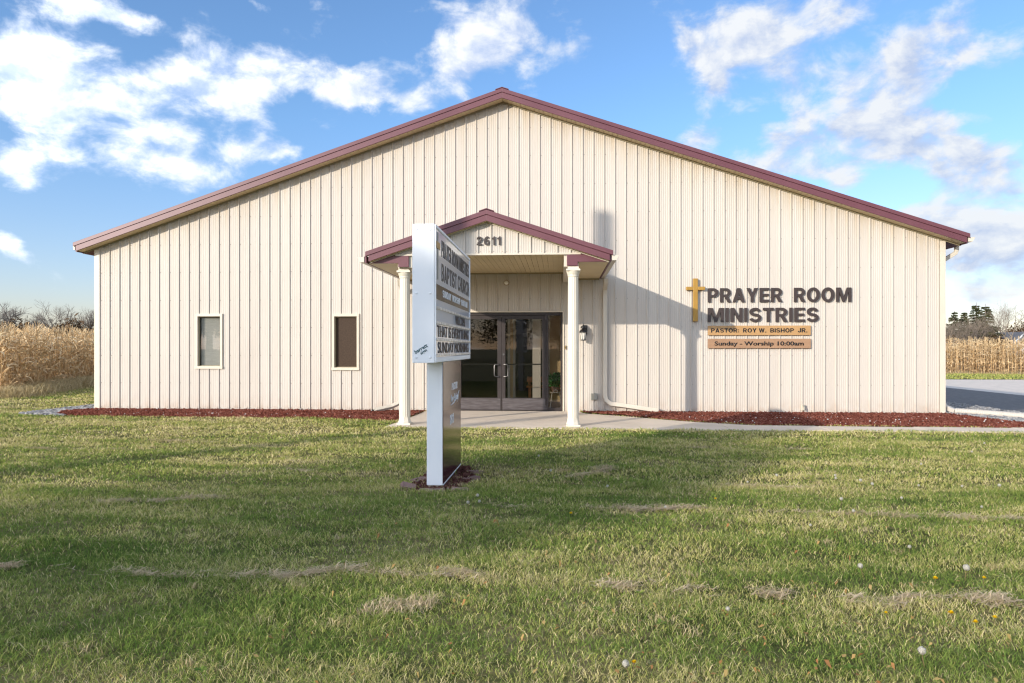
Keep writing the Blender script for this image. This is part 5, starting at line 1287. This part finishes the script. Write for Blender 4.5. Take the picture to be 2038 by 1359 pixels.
def bush(name, label, loc, rx, ry, rz, n, seed, group, m='brush'):
    o = thing(name, label, 'bush', loc, group); rr = random.Random(seed)
    mb = MB()
    for k in range(26):
        a = rr.uniform(0, 6.28); e = rr.uniform(0.5, 1.4); L = rr.uniform(0.6, 1.0)
        p = Vector((rx*0.95*L*math.cos(a)*math.cos(e), ry*0.95*L*math.sin(a)*math.cos(e), rz*L*math.sin(e)))
        mb.tube([(0, 0, 0), p*0.5+Vector((0, 0, rz*.12)), p], [0.05, 0.03, 0.012], 4, cap=False)
    mb.build('branches', 'trunk', o, loc=(0, 0, 0))
    def cf(r, n):
        a = r.uniform(0, 6.28, n); e = np.arcsin(r.random(n)); s = (0.35+0.65*r.random(n)**0.5)*(0.75+0.5*vnoise(a*1.5, e*2.5, 1.4, seed))
        return np.stack([rx*s*np.cos(a)*np.cos(e), ry*s*np.sin(a)*np.cos(e), rz*s*np.sin(e)], -1)
    lo = leaf_cloud('foliage', int(n*1.5), cf, 0.10, o, m, seed, 2.4); lo.location = (0, 0, 0)
    return o
GB = 'brown brush beyond the corn'
for k, (px_, d, rx, rz, lab) in enumerate(((-70, 66, 3.0, 3.2, 'brown scrub at the far left past the edge of the corn'), (8, 68, 2.6, 3.3, 'dull brown scrub bush under the leftmost wide bare tree'), (45, 66, 1.7, 3.9, 'dark brown bush with rounded top right of the leftmost tree'),
                                     (82, 70, 2.0, 3.0, 'low twiggy scrub in the gap between the two left trees'), (118, 70, 2.2, 3.4, 'grey brown scrub under the fan shaped bare tree'), (146, 64, 2.0, 4.0, 'rust brown rounded bush above the left corn'), (182, 68, 1.8, 3.6, 'brown scrub bush next to the left corner of the church'))):
    x, y = at(px_, d); bush('scrub_bush', lab, (x, y, -0.1), rx, rx, rz, 2600, 60+k, GB)
# right: spruces, bare trees, brown wood, a white house
def spruce(label, loc, h, rbase, seed):
    o = thing('spruce_tree', label, 'tree', loc, 'spruces beyond the right corn field'); rr = random.Random(seed)
    mb = MB(); mb.tube([(0, 0, 0), (0, 0, h*.5), (0, 0, h)], [0.2, 0.12, 0.02], 7); mb.build('trunk', 'trunk', o, loc=(0, 0, 0))
    r = np.random.default_rng(seed); C, D = [], []
    z = 0.8
    while z < h-0.1:
        f = 1-z/h; R_ = 1.35*rbase*(f**0.85)*rr.uniform(0.7, 1.15)+0.12; nb = int(6+8*f)
        for b in range(nb):
            a = rr.uniform(0, 6.28); L = R_*rr.uniform(0.7, 1.15); m_ = int(18+26*L)
            t = r.random(m_)**0.7; w = 0.30*(1-t*.6)*min(L, 1.4)
            lat = r.normal(0, 1, m_)*w*0.45
            px = np.cos(a)*L*t-np.sin(a)*lat; py = np.sin(a)*L*t+np.cos(a)*lat
            pz_ = z - 0.38*L*t + 0.22*L*t*t - np.abs(r.normal(0, 0.13, m_))*(0.4+L*.3)
            C.append(np.stack([px, py, pz_], -1)); D.append(np.stack([np.cos(a)+r.normal(0, .5, m_), np.sin(a)+r.normal(0, .5, m_), -0.5+r.normal(0, .4, m_)], -1))
        z += rr.uniform(0.20, 0.34)
    C, D = np.concatenate(C), np.concatenate(D); D /= np.linalg.norm(D, axis=1)[:, None]; n = len(C)
    u = np.cross(D, r.normal(size=(n, 3))); u /= np.linalg.norm(u, axis=1)[:, None]; s = (0.10+0.10*r.random(n))[:, None]
    V = np.stack([C-u*s*.35, C+u*s*.35, C+D*s*1.6], 1).reshape(-1, 3)
    link('crown', np_mesh('crown', V, [(3, np.arange(3*n).reshape(-1, 3))], np.repeat(r.random(n), 3)), 'spruce', o, loc=(0, 0, 0))
for lab, px_, d, h, rb, sd_ in (('small spruce at the right corner of the church', 1899, 88, 6.4, 1.6, 1), ('slim spruce second from the right corner of the church', 1919, 90, 6.4, 1.4, 2), ('tallest dark spruce beyond the right corn', 1943, 88, 7.5, 2.2, 3), ('spruce with drooping limbs beside the pale bare tree', 1961, 86, 7.2, 2.1, 4)):
    x, y = at(px_, d); spruce(lab, (x, y, -0.38), h, rb, sd_)
GR = 'bare trees beyond the right corn field'
x, y = at(1992, 80); tree_obj('bare_tree', 'tall pale bare tree right of the spruces', 22, 7.6, 1.0, 0.17, (x, y, -0.38), GR, 'palebark', forks=3, levels=6, first=0.25)
x, y = at(1925, 76); tree_obj('bare_tree', 'pale many stemmed bare tree in front of the spruces', 31, 5.2, 1.1, 0.12, (x, y, -0.38), GR, 'palebark', forks=3, levels=6, first=0.14)
x, y = at(1953, 74); tree_obj('bare_tree', 'slender pale bare tree before the tallest spruce', 33, 5.6, 0.9, 0.11, (x, y, -0.38), GR, 'palebark', forks=3, levels=6, first=0.2)
x, y = at(1972, 90); tree_obj('bare_tree', 'thin dark bare tree between spruce and pale tree', 36, 8.0, 1.0, 0.12, (x, y, -0.38), GR, forks=3, levels=6, first=0.3)
x, y = at(1888, 74); tree_obj('bare_tree', 'grey bare tree closest to the right corner of the church', 39, 5.0, 1.1, 0.11, (x, y, -0.38), GR, 'palebark', forks=3, levels=6, first=0.15)
for k, (px_, d, rx, rz, lab) in enumerate(((1890, 84, 2.4, 3.3, 'grey brown brush under the small spruce at right'), (1932, 80, 2.2, 3.0, 'tangled brush under the tallest spruce'), (1975, 84, 2.4, 3.4, 'dark brush left of the pale bare tree'), (2006, 92, 3.4, 4.4, 'rust brown wooded clump behind the pale bare tree'), (2035, 96, 4.2, 5.2, 'rust brown rounded trees over the white house'), (2075, 94, 4.5, 5.6, 'rust brown trees past the right edge of the corn'))):
    x, y = at(px_, d); bush('scrub_bush', lab, (x, y, -0.5), rx, rx, rz, 3200, 80+k, GB)
x, y = at(2036, 84)
o = thing('white_house', 'far white gabled house at the right edge above the corn', 'house', (x, y, -0.38))
mb = MB(); hw = 1.25
mb.prism_y([(x-hw, -0.38), (x+hw, -0.38), (x+hw, 2.0), (x, 3.2), (x-hw, 2.0)], y, y+8); wl = mb.build('wall', 'housewhite', o)
mb = MB()
for s in (-1, 1):
    poly = [(x, 3.36), (x, 3.22), (x+s*(hw+0.3), 1.8), (x+s*(hw+0.3), 1.94)]
    mb.prism_y(poly, y-0.3, y+8.2)
mb.build('roof', 'rooftile', o)
mb = MB(); mb.box(x-0.25, x+0.25, y-0.03, y-0.01, 1.9, 2.5); mb.build('window', 'darkint', o)
for s in (-1, 1):
    mb = MB(); mb.prism_y([(x, 3.24), (x, 3.05), (x+s*(hw+0.3), 1.66), (x+s*(hw+0.3), 1.82)], y-0.34, y-0.301); mb.build('barge_board', 'housewhite', o)

# ------------------------------------------------------------------ behind the camera: what casts the long shadows and fills the glass
o = thing('utility_pole', 'weathered wooden utility pole by the road behind the camera', 'utility pole', (-2.93, -16.0, 0))
mb = MB(); mb.tube([(-2.93, -16, -0.3), (-2.93, -16, 5), (-2.93, -16, 10.2)], [0.20, 0.185, 0.165], 14); mb.build('shaft', 'polewood', o, smooth=True)
def shade_tree(label, loc, h, r0, seed, n=15000, thin=None):
    """tall oval crown narrowing to its top"""
    o = thing('leafy_tree', label, 'tree', loc, 'trees across the road'); rr = random.Random(seed)
    mb = MB(); mb.tube([(0, 0, 0), (0.1, 0, h*.3), (0, 0, h*.9)], [0.3, 0.2, 0.04], 8)
    rad = lambda z: r0*min(1.0, 0.35+z/h*2.2)*min(1.0, max(0.05, (h-z)/(h*0.24)))**0.75
    for k in range(40):
        a = rr.uniform(0, 6.28); z0 = rr.uniform(.2, .85)*h; q = rad(z0+h*.08)
        mb.tube([(0, 0, z0), (math.cos(a)*q*.5, math.sin(a)*q*.5, z0+h*.05), (math.cos(a)*q*.9, math.sin(a)*q*.9, z0+h*.09)], [0.07, 0.05, 0.02], 5, cap=False)
    mb.build('trunk', 'trunk', o, loc=(0, 0, 0))
    cl = []
    for k in range(90):
        z = h*(0.22+0.75*rr.random())
        if thin and thin[0] < z < thin[1] and rr.random() > 0.35: continue
        a = rr.uniform(0, 6.28); q = rad(z)*rr.random()**0.5*0.85; cl.append((q*math.cos(a), q*math.sin(a), z, 0.35+0.28*rad(z)))
    cl = np.array(cl)
    def cf(r, n):
        c = cl[r.integers(0, len(cl), n)]; d = r.normal(size=(n, 3)); d /= np.linalg.norm(d, axis=1)[:, None]
        return c[:, :3]+d*(r.random(n)**.5*c[:, 3])[:, None]
    lo = leaf_cloud('crown', n, cf, 0.11, o, 'autumn', seed); lo.location = (0, 0, 0)
shade_tree('big leafy tree across the road behind the camera', (-16.9, -38.0, 0), 13.1, 2.5, 3, 15500, (8.0, 10.3))
for k, (x_, y_, h_, r_) in enumerate(((-13, -76, 10.5, 4.2), (-5, -78, 11.5, 4.5), (3, -76, 10, 4.4), (10.5, -79, 11, 4.4), (18, -76, 10.5, 4.3), (26, -78, 11, 4.5), (34, -74, 10, 4.2))):
    shade_tree(['first', 'second', 'third', 'fourth', 'fifth', 'sixth', 'seventh'][k]+' leafy tree from the left in the row beyond the road behind the camera', (x_, y_, 0), h_, r_, 40+k, 5200)
